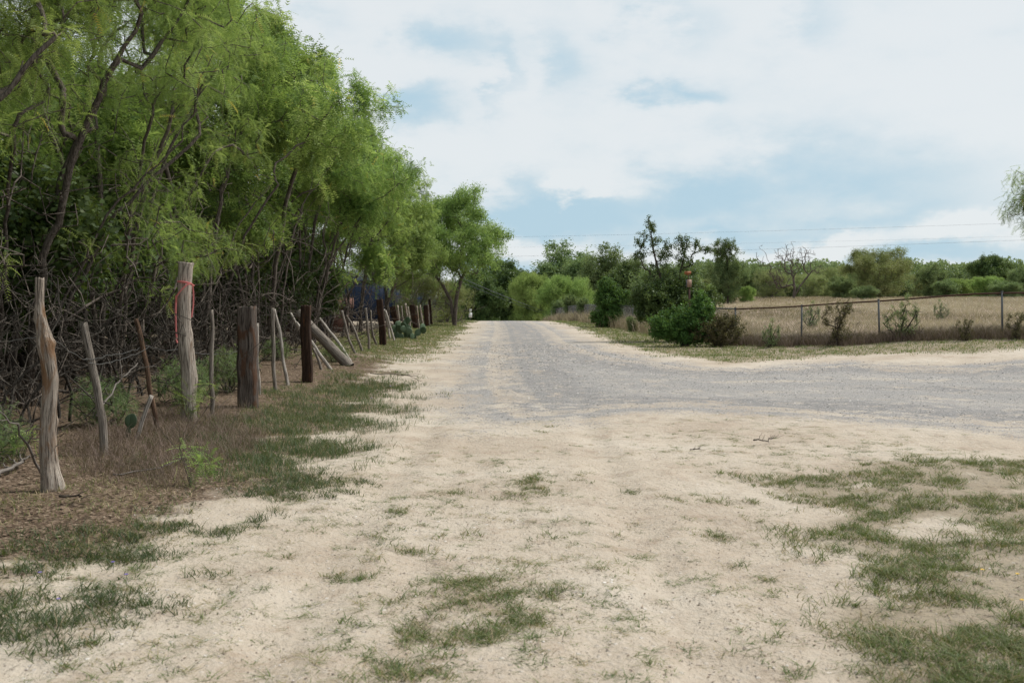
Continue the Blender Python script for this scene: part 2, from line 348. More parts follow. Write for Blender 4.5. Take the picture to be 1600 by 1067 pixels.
CENTER = [(720, 935, 95, 34, 1), (655, 985, 42, 26, 1), (760, 985, 68, 22, 1), (865, 922, 34, 10, .8), (650, 1052, 62, 18, .9), (830, 967, 30, 12, .8), (735, 908, 60, 14, .9), (690, 1000, 30, 20, .7),
          (828, 762, 22, 12, 1), (790, 780, 18, 7, .8), (712, 772, 22, 6, .7), (710, 829, 26, 8, .9), (760, 832, 16, 4, .5), (620, 805, 18, 6, .8), (655, 809, 14, 4, .6), (600, 838, 12, 8, .7), (555, 852, 20, 3, .5),
          (515, 893, 34, 5, .8), (560, 897, 18, 5, .7), (440, 868, 14, 4, .7), (350, 910, 16, 10, .7), (335, 890, 12, 5, .5), (468, 943, 18, 5, .6), (548, 975, 22, 8, .7), (288, 962, 14, 6, .6), (345, 945, 14, 6, .7), (155, 1010, 20, 8, .7),
          (105, 1040, 16, 12, .9), (57, 1018, 14, 7, .8), (175, 1042, 18, 7, .7), (640, 858, 30, 5, .6), (580, 870, 20, 4, .4), (860, 840, 20, 4, .5), (745, 870, 20, 4, .5), (1110, 740, 14, 5, .6), (1105, 782, 40, 6, .8), (1190, 782, 16, 5, .7),
          (1185, 815, 18, 5, .8), (1165, 810, 12, 4, .6), (1115, 832, 20, 4, .6), (1170, 858, 9, 4, .6), (1145, 880, 9, 4, .6), (1185, 900, 14, 4, .5), (1210, 920, 16, 5, .7), (1185, 1020, 16, 9, .8), (1255, 1010, 13, 9, .8), (1250, 1050, 22, 10, .8),
          (1210, 985, 14, 7, .5), (930, 888, 14, 4, .4), (925, 845, 9, 3, .4), (970, 832, 10, 3, .5), (990, 770, 14, 5, .5), (1010, 1030, 26, 8, .4), (890, 700, 10, 3, .6), (860, 672, 14, 4, .5), (955, 738, 10, 3, .6), (910, 760, 20, 8, .5), (845, 745, 22, 4, .6), (760, 640, 8, 3, .9)]
def blobmask(px, py, lst, grow=1.):
    m = np.zeros(np.shape(px))
    for cx, cy, rx, ry, s in lst:
        q = ((px-cx)/(rx*grow))**2+((py-cy)/(ry*grow))**2
        m = np.maximum(m, s*np.exp(-q*.9))
    return m
def masks(X, Y):
    hb = Hbase(X, Y); px, py = topx(X, Y, hb); near = (Y > 1.5) & (Y < 60)
    nA = fbm(X*1.1, Y*1.1); nB = fbm(X*3.1+7, Y*3.1)
    jag = (nA-.5)*1.4+(nB-.5)*.6
    rd = sdf(X, Y, ROADP)
    gravel = ss(-.7, 1.9, rd+jag*1.0-.15)
    lit = ss(-.7, 1.1, sdf(X, Y, LEFT_LITTER)+jag*1.4+.15)
    gR = ss(-.25, .45, sdf(X, Y, PATCH_R)+jag*.6)*ss(.33, .50, nA*.55+nB*.45+.03*Y/8)
    gL = ss(-.4, .9, sdf(X, Y, LEFT_GRASS)+jag*1.3)*ss(.33, .53, nA*.5+nB*.5)
    gB = ss(-.3, .4, sdf(X, Y, LEFT_BAND)+jag)*ss(.40, .60, nA*.4+nB*.6)
    wx = (fbm(X*6, Y*6)-.5)*60; wy = (fbm(X*6+50, Y*6)-.5)*18
    gC = blobmask(px+wx, py+wy, CENTER, 1.1)*near
    # verges
    vr = ss(-.2, .9, -rd+jag*.8-.25)*ss(20, 24, Y)*ss(0, 2.0, X)*(1-ss(24.5, 27, Y-ss(6, 10, X)*0)*ss(9, 10, X)*0)
    vr = vr*(X < 30)*(1-ss(5, 8, X)*(1-ss(.9, 2.2, -rd+jag*.6)))
    vl = ss(.0, 1.0, -rd+jag)*ss(22, 28, Y)*(X < 0)*.8
    field = ss(-.3, .6, sdf(X, Y, FIELDP)+jag*.4)
    return gravel, lit, gR, gL, gB, gC, vr, vl, field, rd
FENCE = [(3.7, 95), (5.3, 76), (5.9, 66), (6.05, 58), (6.55, 49), (7.0, 41), (7.5, 33.4)]
FENCE2 = [(7.5, 33.4), (9.07, 31.2), (10.78, 29.2), (13.3, 27.0), (15.9, 25.0), (18.6, 23.0)]
FIELDP = [(3.7, 95), (5.3, 76), (5.9, 66), (6.05, 58), (6.55, 49), (7.0, 41), (7.5, 33.4), (9.07, 31.2), (10.78, 29.2), (13.3, 27.0), (18.6, 23.0), (60, 16), (300, 60), (300, 260), (3.7, 260)]

def ground_mat():
    t = NT('earth_and_gravel', .95, .1)
    geo = t.node('ShaderNodeNewGeometry'); P = geo.outputs['Position']
    m1 = t.attr('mask'); s1 = t.node('ShaderNodeSeparateColor'); t.l.new(m1.outputs['Color'], s1.inputs[0])
    m2 = t.attr('mask2'); s2 = t.node('ShaderNodeSeparateColor'); t.l.new(m2.outputs['Color'], s2.inputs[0])
    gravel, litter, green = s1.outputs; field = s2.outputs[0]; rd = s2.outputs[1]; dark = s2.outputs[2]
    big = t.noise(P, .55, 5, .6); med = t.noise(P, 3.2, 5, .6); fine = t.noise(P, 28, 5, .65); grit = t.vor(P, 55); grit2 = t.vor(P, 24); peb = t.vor(P, 110)
    sand = t.ramp(big.outputs['Fac'], [(.3, (.35, .285, .222)), (.5, (.435, .372, .300)), (.7, (.50, .445, .375))])
    sand = t.mix(t.mapr(med.outputs['Fac'], .50, .72, 0, .5), sand, (.26, .19, .135))
    sand = t.mix(t.mapr(fine.outputs['Fac'], .35, .75, 0, .35), sand, (.52, .475, .42))
    deb = t.vor(P, 75); dbc = t.node('ShaderNodeSeparateColor'); t.l.new(deb.outputs['Color'], dbc.inputs[0])
    sand = t.mix(t.math('MULTIPLY', t.math('MULTIPLY', t.mapr(deb.outputs['Distance'], .30, .18), t.math('GREATER_THAN', dbc.outputs[0], .86)), t.mapr(med.outputs['Fac'], .42, .6, .1, .8)), sand, (.16, .11, .075))
    # scattered pale chips of stone in the sand
    chipc = t.node('ShaderNodeSeparateColor'); t.l.new(grit2.outputs['Color'], chipc.inputs[0])
    chip = t.math('MULTIPLY', t.mapr(grit2.outputs['Distance'], .32, .16), t.math('GREATER_THAN', chipc.outputs[0], .80))
    sand = t.mix(t.math('MULTIPLY', chip, t.mapr(big.outputs['Fac'], .40, .62, .25, 1)), sand, t.mix(chipc.outputs[1], (.30, .27, .25), (.72, .69, .65)))
    gc = t.node('ShaderNodeSeparateColor'); t.l.new(grit.outputs['Color'], gc.inputs[0])
    pc = t.node('ShaderNodeSeparateColor'); t.l.new(peb.outputs['Color'], pc.inputs[0])
    gsum = t.math('ADD', t.math('MULTIPLY', gc.outputs[0], .55), t.math('MULTIPLY', pc.outputs[0], .45))
    gcol = t.ramp(gsum, [(.05, (.15, .146, .143)), (.4, (.335, .325, .316)), (.7, (.43, .415, .40)), (1, (.58, .56, .535))])
    gcol = t.mix(t.mapr(grit.outputs['Distance'], .35, .62, 0, .55), gcol, (.10, .092, .085))
    # wheel tracks that run along the road: bands of bare grey stone and of sandy dust
    cmb = t.node('ShaderNodeCombineXYZ'); t.l.new(t.math('MULTIPLY', rd, 1.05), cmb.inputs[0]); t.l.new(t.math('MULTIPLY', big.outputs['Fac'], 1.8), cmb.inputs[1])
    trk = t.noise(cmb.outputs[0], 1.0, 3, .55)
    bare = t.mapr(t.math('ADD', trk.outputs['Fac'], t.math('MULTIPLY', t.math('SUBTRACT', med.outputs['Fac'], .5), .45)), .34, .64)
    gm = t.math('MULTIPLY', gravel, t.mapr(bare, 0, 1, .38, 1.0))
    gthr = t.mapr(t.math('SUBTRACT', gm, t.math('MULTIPLY', gc.outputs[1], .55)), -.10, .35)
    tint = t.mix(bare, (.47, .43, .385), (.365, .358, .352))
    gcol = t.mix(.35, gcol, tint)
    gcol = t.mix(t.mapr(big.outputs['Fac'], .45, .7, 0, .3), gcol, (.46, .43, .40))
    cm2 = t.node('ShaderNodeCombineXYZ'); t.l.new(t.math('MULTIPLY', rd, .62), cm2.inputs[0]); t.l.new(t.math('MULTIPLY', big.outputs['Fac'], 2.6), cm2.inputs[1]); cm2.inputs[2].default_value = 7.3
    tk2 = t.noise(cm2.outputs[0], 1.0, 2, .5)
    coarse = t.mapr(t.math('ADD', tk2.outputs['Fac'], t.math('MULTIPLY', t.math('SUBTRACT', med.outputs['Fac'], .5), .5)), .50, .66)
    gcol = t.mix(t.math('MULTIPLY', coarse, t.mapr(gc.outputs[2], .15, .6, 0, .75)), gcol, t.mix(pc.outputs[1], (.12, .12, .125), (.27, .268, .272)))
    c = t.mix(gthr, sand, gcol)
    lc = t.vor(P, 42); lcc = t.node('ShaderNodeSeparateColor'); t.l.new(lc.outputs['Color'], lcc.inputs[0])
    litc = t.ramp(t.math('ADD', t.math('MULTIPLY', lcc.outputs[0], .5), t.math('MULTIPLY', fine.outputs['Fac'], .5)), [(.15, (.040, .028, .020)), (.5, (.125, .088, .062)), (.85, (.28, .215, .16))])
    lf = t.mapr(t.math('ADD', litter, t.math('MULTIPLY', t.math('SUBTRACT', med.outputs['Fac'], .5), .9)), .25, .85)
    c = t.mix(lf, c, litc)
    grc = t.ramp(fine.outputs['Fac'], [(.3, (.10, .08, .048)), (.7, (.30, .245, .165))])
    c = t.mix(t.mapr(t.math('ADD', green, t.math('MULTIPLY', t.math('SUBTRACT', fine.outputs['Fac'], .5), .8)), .2, 1.0, 0, .8), c, grc)
    fc = t.ramp(t.noise(P, .25, 5, .6).outputs['Fac'], [(.3, (.23, .165, .125)), (.5, (.33, .255, .195)), (.7, (.27, .24, .14))])
    c = t.mix(field, c, fc)
    t.color(c)
    b = t.bump(big.outputs['Fac'], .7, .08); b = t.bump(med.outputs['Fac'], .9, .06, b); b = t.bump(fine.outputs['Fac'], 1.0, .018, b); g5 = t.noise(P, 95, 3, .6); b = t.bump(g5.outputs['Fac'], .8, .006, b)
    gh = t.math('MULTIPLY', t.mapr(grit.outputs['Distance'], .0, .6, 1, 0), gthr)
    b = t.bump(gh, .8, .012, b); b = t.bump(chip, .6, .008, b)
    t.normal(b); return t.m
M['ground'] = ground_mat()
def ground_attrs(X, Y):
    gravel, lit, gR, gL, gB, gC, vr, vl, field, rd = masks(X, Y)
    green = np.clip(gR*.75+gL*.6+gB*.6+gC*.6+vr*.85+vl*.8, 0, 1)
    m1 = np.stack([gravel, lit*(1-.5*vl), green, np.ones_like(X)], 1)
    m2 = np.stack([field, np.clip(rd, -5, 30), np.zeros_like(X), np.ones_like(X)], 1)
    return {'mask': m1, 'mask2': m2}
ys = [-6.]
while ys[-1] < 2500: ys.append(ys[-1]+max(.06 if ys[-1] > 2 else .4, .0105*abs(ys[-1])*(1 if ys[-1] < 150 else 4)))
xs = [0.]
while xs[-1] < 1800: xs.append(xs[-1]+(.06 if xs[-1] < 7.5 else max(.12, .035*(xs[-1]-4))))
ys = np.array(ys); xs = np.array(xs); xs = np.concatenate([-xs[:0:-1], xs])
GX, GY = np.meshgrid(xs, ys); nx, ny = len(xs), len(ys)
def grid_faces(nx, ny, keep=None):
    i = np.arange(ny-1)[:, None]*nx+np.arange(nx-1)[None]
    q = np.stack([i, i+1, i+nx+1, i+nx], -1).reshape(-1, 4)
    return q if keep is None else q[keep]
X, Y = GX.ravel(), GY.ravel()
g = obj('ground', mesh_np('ground', np.stack([X, Y, H(X, Y)], 1), [grid_faces(nx, ny)], M['ground'], True, ground_attrs(X, Y)))
tag(g, kind='structure')
# the gravel road: a sheet 4 mm above the earth
sd_ = sdf(X, Y, ROADP)
q = grid_faces(nx, ny); kq = (sd_[q] > -1.5).all(1); q = q[kq]; used = np.unique(q); rm = np.full(len(X), -1); rm[used] = np.arange(len(used))
XR, YR = X[used], Y[used]
g = obj('gravel_road', mesh_np('gravel_road', np.stack([XR, YR, H(XR, YR)+.004-.012*ss(-.6, -1.2, sd_[used])], 1), [rm[q]], M['ground'], True, ground_attrs(XR, YR)))
tag(g, kind='structure')

# ------------------------------------------------------------------ blades, stones, litter
def blades(P, h, wd, lean, rng, name, mat, mids=.55, rnd=None, wind=(0, 0)):
    n = len(P); a = rng.rand(n)*2*PI; u = np.stack([np.cos(a), np.sin(a), np.zeros(n)], 1)
    b = rng.rand(n)*2*PI; l = np.stack([np.cos(b)+wind[0], np.sin(b)+wind[1], np.zeros(n)], 1)*(lean*(.3+rng.rand(n)))[:, None]*h[:, None]
    up = np.array([0, 0, 1.])
    hz = (h*np.sqrt(np.maximum(.08, 1-np.minimum(.95, (lean*.6)**2))))[:, None]
    mid = P+l*.32+up*hz*mids; tip = P+l+up*hz*(.95-.25*rng.rand(n))[:, None]
    w_ = wd[:, None]*u
    V = np.stack([P-w_*.5, P+w_*.5, mid+w_*.42, mid-w_*.42, tip], 1).reshape(-1, 3)
    i = np.arange(n)[:, None]*5
    q = i+np.array([[0, 1, 2, 3]]); t = i+np.array([[3, 2, 4]])
    r = np.repeat(rng.rand(n) if rnd is None else rnd, 5)
    return mesh_np(name, V, [q, t], mat, False, {'rnd': r})
def scatter(n, x0, x1, y0, y1, rng, dens, power=1.0):
    """points denser close to the camera"""
    yy = (y0**(1-power)+rng.rand(n)*(y1**(1-power)-y0**(1-power)))**(1/(1-power)) if power != 1 else y0*(y1/y0)**rng.rand(n)
    xx = x0+(x1-x0)*rng.rand(n); d = dens(xx, yy); k = rng.rand(n) < d
    return xx[k], yy[k]
def clumped(xs_, ys_, per, spread, rng):
    n = len(xs_); k = np.repeat(np.arange(n), per); r = spread*np.abs(rng.randn(len(k)))**.8; a = rng.rand(len(k))*2*PI
    return xs_[k]+np.cos(a)*r, ys_[k]+np.sin(a)*r, k
rng = np.random.RandomState(11)
def put_grass(name, xy, per, spread, hh, ww, lean, mat, label, rnd_shift=0, keep=None):
    x, y, k = clumped(xy[0], xy[1], per, spread, rng)
    ch = (.6+.8*rng.rand(len(xy[0])))[k]; cr_ = (rng.rand(len(xy[0]))*.55)[k]
    h = hh*ch*(.5+.7*rng.rand(len(x))); P = np.stack([x, y, H(x, y)-.006], 1)
    r = np.clip(cr_+rng.rand(len(x))*.55+(rnd_shift[k] if isinstance(rnd_shift, np.ndarray) else rnd_shift), 0, 1)
    sc = np.maximum(1, y/14.0)
    o = obj(name, blades(P, h, ww*sc*(.6+.8*rng.rand(len(x))), lean, rng, name, mat, rnd=r))
    tag(o, label, 'grass', kind='stuff'); return o
d_R = lambda x, y: masks(x, y)[2]*(.06+.94*ss(.43, .55, fbm(x*2.3+9, y*2.3)*.75+fbm(x*7, y*7, 2)*.25))
put_grass('grass_patch', scatter(24000, 1.4, 9, 3.2, 10.5, rng, d_R, 1.0), 15, .042, .075, .0045, 1.25, M['grass'], 'short patchy green grass over sand at the near right corner')
d_C = lambda x, y: masks(x, y)[5]**1.7*1.1*(.15+.85*ss(.38, .50, fbm(x*4.5+2, y*4.5, 3)))
put_grass('grass_tufts', scatter(42000, -3, 4, 3.2, 13, rng, d_C, 1.0), 13, .032, .068, .0042, 1.35, M['grass'], 'scattered low grass tufts on the bare sand in the middle')
d_L = lambda x, y: masks(x, y)[3]
put_grass('tall_grass', scatter(9000, -5, -1.0, 8, 21, rng, d_L, 1.0), 11, .07, .11, .0042, .8, M['grass_blue'], 'taller blue green grass beside the old posts on the left')
d_B = lambda x, y: masks(x, y)[4]
put_grass('grass_strip', scatter(12000, -5, -.5, 3.2, 10, rng, d_B, 1.0), 14, .045, .075, .0048, 1.1, M['grass_blue'], 'dark grass strip between the sand and the leaf litter, near left')
d_V = lambda x, y: np.clip(masks(x, y)[6], 0, 1)*(masks(x, y)[8] < .5)
put_grass('verge_grass', scatter(30000, 1, 22, 17, 95, rng, d_V, .8), 9, .13, .085, .006, .9, M['grass'], 'short olive verge grass along the chain link fence', .02)
d_W = lambda x, y: np.clip(masks(x, y)[7], 0, 1)*.9
put_grass('roadside_grass', scatter(18000, -6.5, -.5, 20, 95, rng, d_W, .8), 9, .12, .08, .006, .9, M['grass'], 'pale roadside grass left of the road towards the far end', .04)
d_F = lambda x, y: (lambda m: np.clip(m[5]*.8+m[2]*.30+m[4]*.3+m[3]*.25, 0, 1))(masks(x, y))
put_grass('dry_tufts', scatter(16000, -5, 9, 3.2, 14, rng, d_F, 1.0), 9, .05, .065, .0036, 1.6, M['straw'], 'dead straw coloured blades mixed into the near grass', -.1)
# sparse single blades everywhere on the sand
d_S = lambda x, y: (fbm(x*.9+3, y*.9) > .50)*.35*(masks(x, y)[0] < .4)
put_grass('sparse_grass', scatter(3200, -4, 6, 3.2, 14, rng, d_S, 1.0), 4, .022, .032, .0032, 1.6, M['grass'], 'thin single blades of dry grass sprinkled over the sand', .2)
d_lw = lambda x, y: ss(.2, .6, masks(x, y)[1])*.8*ss(.36, .56, fbm(x*1.3, y*1.3))*(.25+.75*ss(-4.4, -3.2, x))
put_grass('litter_grass', scatter(16000, -7, -1.3, 4, 50, rng, d_lw, 1.0), 7, .06, .07, .0045, 1.2, M['grass'], 'weak half dry grass growing through the brown litter on the left', .22)
def rect_pts(n, poly):
    P = np.array(poly); x0, y0 = P.min(0); x1, y1 = P.max(0)
    x = x0+rng.rand(n)*(x1-x0); y = y0+rng.rand(n)*(y1-y0); k = (sdf(x, y, poly)+(fbm(x*2, y*2)-.5)*1.0) > 0
    return x[k], y[k]
WEEDP = [gp(*p, 0) for p in [(110, 745), (230, 768), (330, 740), (400, 690), (370, 650), (300, 650), (190, 668), (120, 700)]]
put_grass('dead_weeds', rect_pts(1500, WEEDP), 16, .15, .17, .0024, .85, M['weeds'], 'fine purplish brown dead weeds around the leaning sticks')
# dry field behind the chain link fence
x = 3+rng.rand(90000)*95; y = 24*(150/24.)**rng.rand(90000); k = (masks(x, y)[8] > .6) & (np.abs(x/y) < .62); x, y = x[k], y[k]
FR = np.clip((fbm(x*.12, y*.05)-.5)*2.2, -.5, .5)
put_grass('dry_field_grass', (x, y), 6, .25, .24, .005, .8, M['straw'], 'pinkish tan dry grass of the field behind the fence', FR)
# dark dead weeds along the fence foot
def along(poly, n, sp, off=0.):
    P = np.array(poly); L = np.concatenate([[0], np.cumsum(np.hypot(*np.diff(P, axis=0).T))]); s = rng.rand(n)*L[-1]
    x = np.interp(s, L, P[:, 0]); y = np.interp(s, L, P[:, 1]); return x+rng.randn(n)*sp, y+rng.randn(n)*sp+off
x, y = along(FENCE2, 3600, .36, .05); k = fbm(x*1.1+5, y*.6) > .33
put_grass('fence_weeds', (x[k], y[k]), 14, .16, .38, .0034, .7, M['weeds'], 'dark brown dead weeds along the foot of the near chain link fence')
x, y = along(FENCE, 6500, .45, .25); x = x+.35
put_grass('far_fence_weeds', (x, y), 7, .18, .72, .0045, .5, M['straw'], 'dry tan weeds growing up the far run of chain link fence', -.1)

def tris_flat(name, x, y, size, rng, mat, lift=.01, tilt=.5, el=2.2):
    n = len(x); a = rng.rand(n)*2*PI; u = np.stack([np.cos(a), np.sin(a), (rng.rand(n)-.5)*tilt], 1); v = np.stack([-np.sin(a), np.cos(a), (rng.rand(n)-.5)*tilt], 1)
    s = (size*(.4+rng.rand(n)))[:, None]; C = np.stack([x, y, H(x, y)+lift*(.4+rng.rand(n))], 1)
    V = np.stack([C-u*s*.5*el*.5, C-v*s*.28, C+u*s*.5*el*.5, C+v*s*.28], 1).reshape(-1, 3)
    f = np.arange(n)[:, None]*4+np.array([[0, 1, 2, 3]])
    return obj(name, mesh_np(name, V, [f], mat, False, {'rnd': np.repeat(rng.rand(n), 4)}))
CT = []
_x, _y = scatter(7000, -3, 5, 3.3, 13, rng, lambda x, y: (.25+.75*ss(.42, .6, fbm(x*.8+11, y*.8)))*(masks(x, y)[0] < .5)*(masks(x, y)[1] < .6)*.75, 1.0)
x, y, k = clumped(_x, _y, 24, .036, rng); hs = (.35+.9*rng.rand(len(_x))**1.5)[k]; h = .068*hs*(.5+.7*rng.rand(len(x)))
r_ = np.clip((rng.rand(len(_x))*.7)[k]+rng.rand(len(x))*.4, 0, 1)
tag(obj('small_tufts', blades(np.stack([x, y, H(x, y)-.004], 1), h, .0042*(.6+.8*rng.rand(len(x))), 1.6, rng, 'small_tufts', M['grass'], rnd=r_)), 'many tiny low weeds and grass tufts dotted over the sand', 'grass', kind='stuff')
dl = lambda x, y: ss(.10, .9, masks(x, y)[1])
x, y = scatter(75000, -9, -.8, 3.5, 50, rng, dl, 1.0)
tag(tris_flat('leaf_litter', x, y, .030*np.maximum(1, y/16), rng, M['litter']), 'brown dead leaves and bark bits under the left hand trees', 'leaf litter', kind='stuff')
dsb = lambda x, y: np.clip(.10+1.5*ss(.50, .68, fbm(x*1.3+31, y*1.3))+masks(x, y)[5]+.6*masks(x, y)[2], 0, 1)*(1-ss(.4, .9, masks(x, y)[0]))
x, y = scatter(42000, -4.5, 9, 3.2, 16, rng, dsb, 1.0)
tag(tris_flat('sand_debris', x, y, .013*np.maximum(1, y/12), rng, M['litter'], .004), 'small brown bits of dead grass and leaves scattered on the sand', 'debris', kind='stuff')
def stones(name, x, y, size, rng, mat):
    n = len(x); base = np.array([[1, 0, 0], [-1, 0, 0], [0, 1, 0], [0, -1, 0], [0, 0, .7], [.6, .6, .25], [-.6, .55, .3], [-.5, -.65, .2], [.6, -.5, .3]], float)
    base = np.array([[1, 0, 0], [0, 1, 0], [-1, 0, 0], [0, -1, 0], [.5, .3, .55], [-.4, -.1, .62]], float)
    fc = np.array([[0, 1, 4], [1, 2, 5], [1, 5, 4], [2, 3, 5], [3, 0, 4], [3, 4, 5]])
    V = base[None]*(.6+.7*rng.rand(n, 6, 3))*size[:, None, None]
    a = rng.rand(n)*2*PI; c, s = np.cos(a), np.sin(a)
    V = np.stack([V[..., 0]*c[:, None]-V[..., 1]*s[:, None], V[..., 0]*s[:, None]+V[..., 1]*c[:, None], V[..., 2]], -1)
    V += np.stack([x, y, H(x, y)-size*.12+.003], 1)[:, None]
    return obj(name, mesh_np(name, V.reshape(-1, 3), [np.arange(n)[:, None, None]*6+fc[None]][0].reshape(-1, 3)[None][0:1].reshape(-1, 3)[None].reshape(1, -1, 3)[0:1].reshape(-1, 3) if False else [(np.arange(n)[:, None, None]*6+fc[None]).reshape(-1, 3)], mat, False, {'rnd': np.repeat(rng.rand(n), 6)}))
dg = lambda x, y: ss(.05, 1, masks(x, y)[0])
x, y = scatter(90000, -2.5, 13, 7, 34, rng, dg, .6)
tag(stones('gravel_stones', x, y, .0075*(.5+rng.rand(len(x))**3*2.0)*np.maximum(1, y/16), rng, M['stone']), 'loose grey crushed stones lying on the road', 'gravel', kind='stuff')
dsn = lambda x, y: .12+.6*(fbm(x*.7, y*.7) > .52)
x, y = scatter(34000, -2.6, 6, 3.3, 14, rng, dsn, .9)
tag(stones('sand_pebbles', x, y, .0045*(.5+rng.rand(len(x))**4*1.6)*.8, rng, M['pebble']), 'small pale pebbles strewn over the near sand', 'pebbles', kind='stuff')

# ------------------------------------------------------------------ trees
def norm(v): return v/(np.linalg.norm(v, axis=-1, keepdims=True)+1e-9)
def grow(seed, stems, env, n_t, n_dead=0, seg=.25, bias=.16, jit=.07, up=.25, lowdead=None, curve=.35):
    """skeleton: points connect one after another to the nearest branch. env: ellipsoids (cx,cy,cz,rx,ry,rz,weight)"""
    r = np.random.RandomState(seed)
    pos = []; par = []; dr = []; plen = []; 
    def addn(p, q, d):
        pos.append(p); par.append(q); dr.append(d); plen.append(0 if q < 0 else plen[q]+np.linalg.norm(p-pos[q])); return len(pos)-1
    for st in stems:
        pts = np.array(st, float); q = -1; prev = None
        for i in range(len(pts)):
            if prev is None: q = addn(pts[0], -1, norm(pts[1]-pts[0])); prev = pts[0]; continue
            d = np.linalg.norm(pts[i]-prev); k = max(1, int(d/seg)); 
            for j in range(1, k+1):
                p = prev+(pts[i]-prev)*j/k+r.randn(3)*jit*.35; q = addn(p, q, norm(pts[i]-prev))
            prev = pts[i]
    W = np.array([e[6] for e in env], float); W /= W.sum(); ci = r.choice(len(env), n_t, p=W); E = np.array(env)[ci]
    dd = norm(r.randn(n_t, 3))*(r.rand(n_t)**.42)[:, None]; T = E[:, :3]+dd*E[:, 3:6]
    leafy = np.ones(n_t, bool)
    if n_dead:
        c, s = lowdead; D = np.array(c)+norm(r.randn(n_dead, 3))*(r.rand(n_dead)**.4)[:, None]*np.array(s)
        D[:, 2] = np.abs(D[:, 2]); T = np.concatenate([T, D]); leafy = np.concatenate([leafy, np.zeros(n_dead, bool)])
    root = np.array(pos[0]); o = np.argsort(np.linalg.norm(T-root, axis=1)+r.rand(len(T))*.8); T = T[o]; leafy = leafy[o]
    tips = []; cap = len(pos)+len(T)*16+50; PA = np.zeros((cap, 3)); PL = np.zeros(cap); n = len(pos); PA[:n] = pos; PL[:n] = plen
    for t, lf in zip(T, leafy):
        n = len(pos); d = np.linalg.norm(PA[:n]-t, axis=1); cost = d+bias*PL[:n]+.25*np.maximum(0, PA[:n, 2]-t[2])
        q = int(np.argmin(cost)); p0 = pos[q]; dist = d[q]
        if dist < .05: continue
        c = p0+np.array(dr[q])*dist*curve+np.array([0, 0, up*dist*.5]); k = int(min(14, max(2, round(dist/seg))))
        prev = p0; q0 = q; ids = []
        for j in range(1, k+1):
            s = j/k; p = (1-s)**2*p0+2*s*(1-s)*c+s*s*t+(r.randn(3)*jit if j < k else 0)
            q = addn(p, q, norm(p-prev)); PA[q] = p; PL[q] = plen[q]; prev = p; ids.append(q)
        if lf: tips.append(ids)
    return np.array(pos), np.array(par), np.array(dr), tips, r
def skeleton_mesh(name, pos, par, dr, tip_r, expo, mat, k=5, rmax=.2):
    n = len(pos); w = np.zeros(n); ch = np.zeros(n, int)
    np.add.at(ch, par[par >= 0], 1); w[ch == 0] = 1
    for i in range(n-1, -1, -1):
        if par[i] >= 0: w[par[i]] += w[i]
    rad = np.minimum(tip_r*np.maximum(w, 1)**expo, rmax)
    rad[par < 0] *= 1.25
    ref = np.array([.37, .91, .17]); d = norm(dr); u = norm(np.cross(d, ref)); v = np.cross(d, u)
    a = np.arange(k)*2*PI/k; cs = np.cos(a)[None, :, None]; sn = np.sin(a)[None, :, None]
    i = np.where(par >= 0)[0]; p = par[i]
    r0 = np.minimum(rad[p], rad[i]*1.25)
    A = pos[p][:, None]+r0[:, None, None]*(cs*u[p][:, None]+sn*v[p][:, None]); B = pos[i][:, None]+rad[i][:, None, None]*(cs*u[i][:, None]+sn*v[i][:, None])
    V = np.concatenate([A, B], 1).reshape(-1, 3); m = len(i); j = np.arange(k); j2 = (j+1) % k
    f = (np.arange(m)[:, None, None]*2*k+np.stack([j, j2, k+j2, k+j], -1)[None]).reshape(-1, 4)
    gr = V*1.0
    return mesh_np(name, V, [f], mat, True, {'grain': gr})
def tmpl_pinna(K, ll, lw, droop=.35):
    """a drooping feathery leaf: K pairs of narrow leaflets on a stalk of length 1"""
    tr = []
    for i in range(K):
        x = (i+1)/(K+.3); z = -droop*x*x
        for s in (-1, 1):
            b = np.array([x, 0, z]); tip = b+np.array([ll*.55, s*ll*.85, -.04-.02*(i % 3)]); o = np.array([lw, 0, 0])
            tr.append([b-o*.5, b+o*.5, tip])
    return np.array(tr)
def tmpl_leaves(K, size, seed, wd=.5):
    r = np.random.RandomState(seed); tr = []
    for i in range(K):
        c = norm(r.randn(3))*r.rand()**.5*.55; u = norm(r.randn(3)); v = norm(np.cross(u, r.randn(3)))
        tr.append([c-u*size*.5, c+v*size*wd*.5, c+u*size*.5]); tr.append([c-u*size*.5, c+u*size*.5, c-v*size*wd*.5])
    return np.array(tr)
def foliage(name, pos, dr, tips, r, tm, L, per, back, spread, hang, mat, tint=None):
    """leaf sprays along the last part of every leafy branch"""
    P0 = []; D0 = []
    for ids in tips:
        ids = ids[-back:]; k = r.randint(0, len(ids), per); sel = np.array(ids)[k]
        P0.append(pos[sel]); D0.append(dr[sel])
    P0 = np.concatenate(P0); D0 = np.concatenate(D0); n = len(P0)
    tipr = np.repeat(r.rand(len(tips)), per)
    P0 = P0+r.randn(n, 3)*spread
    d = norm(D0*.5+norm(r.randn(n, 3))*.9+np.array([0, 0, -hang])*1.0)
    rr = norm(r.randn(n, 3)); v = norm(np.cross(d, rr*.6+np.array([0, 0, 1]))); z = np.cross(v, d); z = np.where(z[:, 2:3] < 0, -z, z); v = np.cross(z, d)
    Ls = L*(.55+.8*r.rand(n)); R = np.stack([d, v, z], 1)   # rows: local axes
    T = tm.reshape(-1, 3); V = P0[:, None]+Ls[:, None, None]*np.einsum('kc,ncj->nkj', T, R)
    kk = len(T); V = V.reshape(-1, 3); f = np.arange(len(V)).reshape(-1, 3)
    rn = np.clip(tipr*.68+r.rand(n)*.32, 0, .955); rn[r.rand(n) < .006] = 1.0
    return mesh_np(name, V, [f], mat, False, {'rnd': np.repeat(rn, kk)})
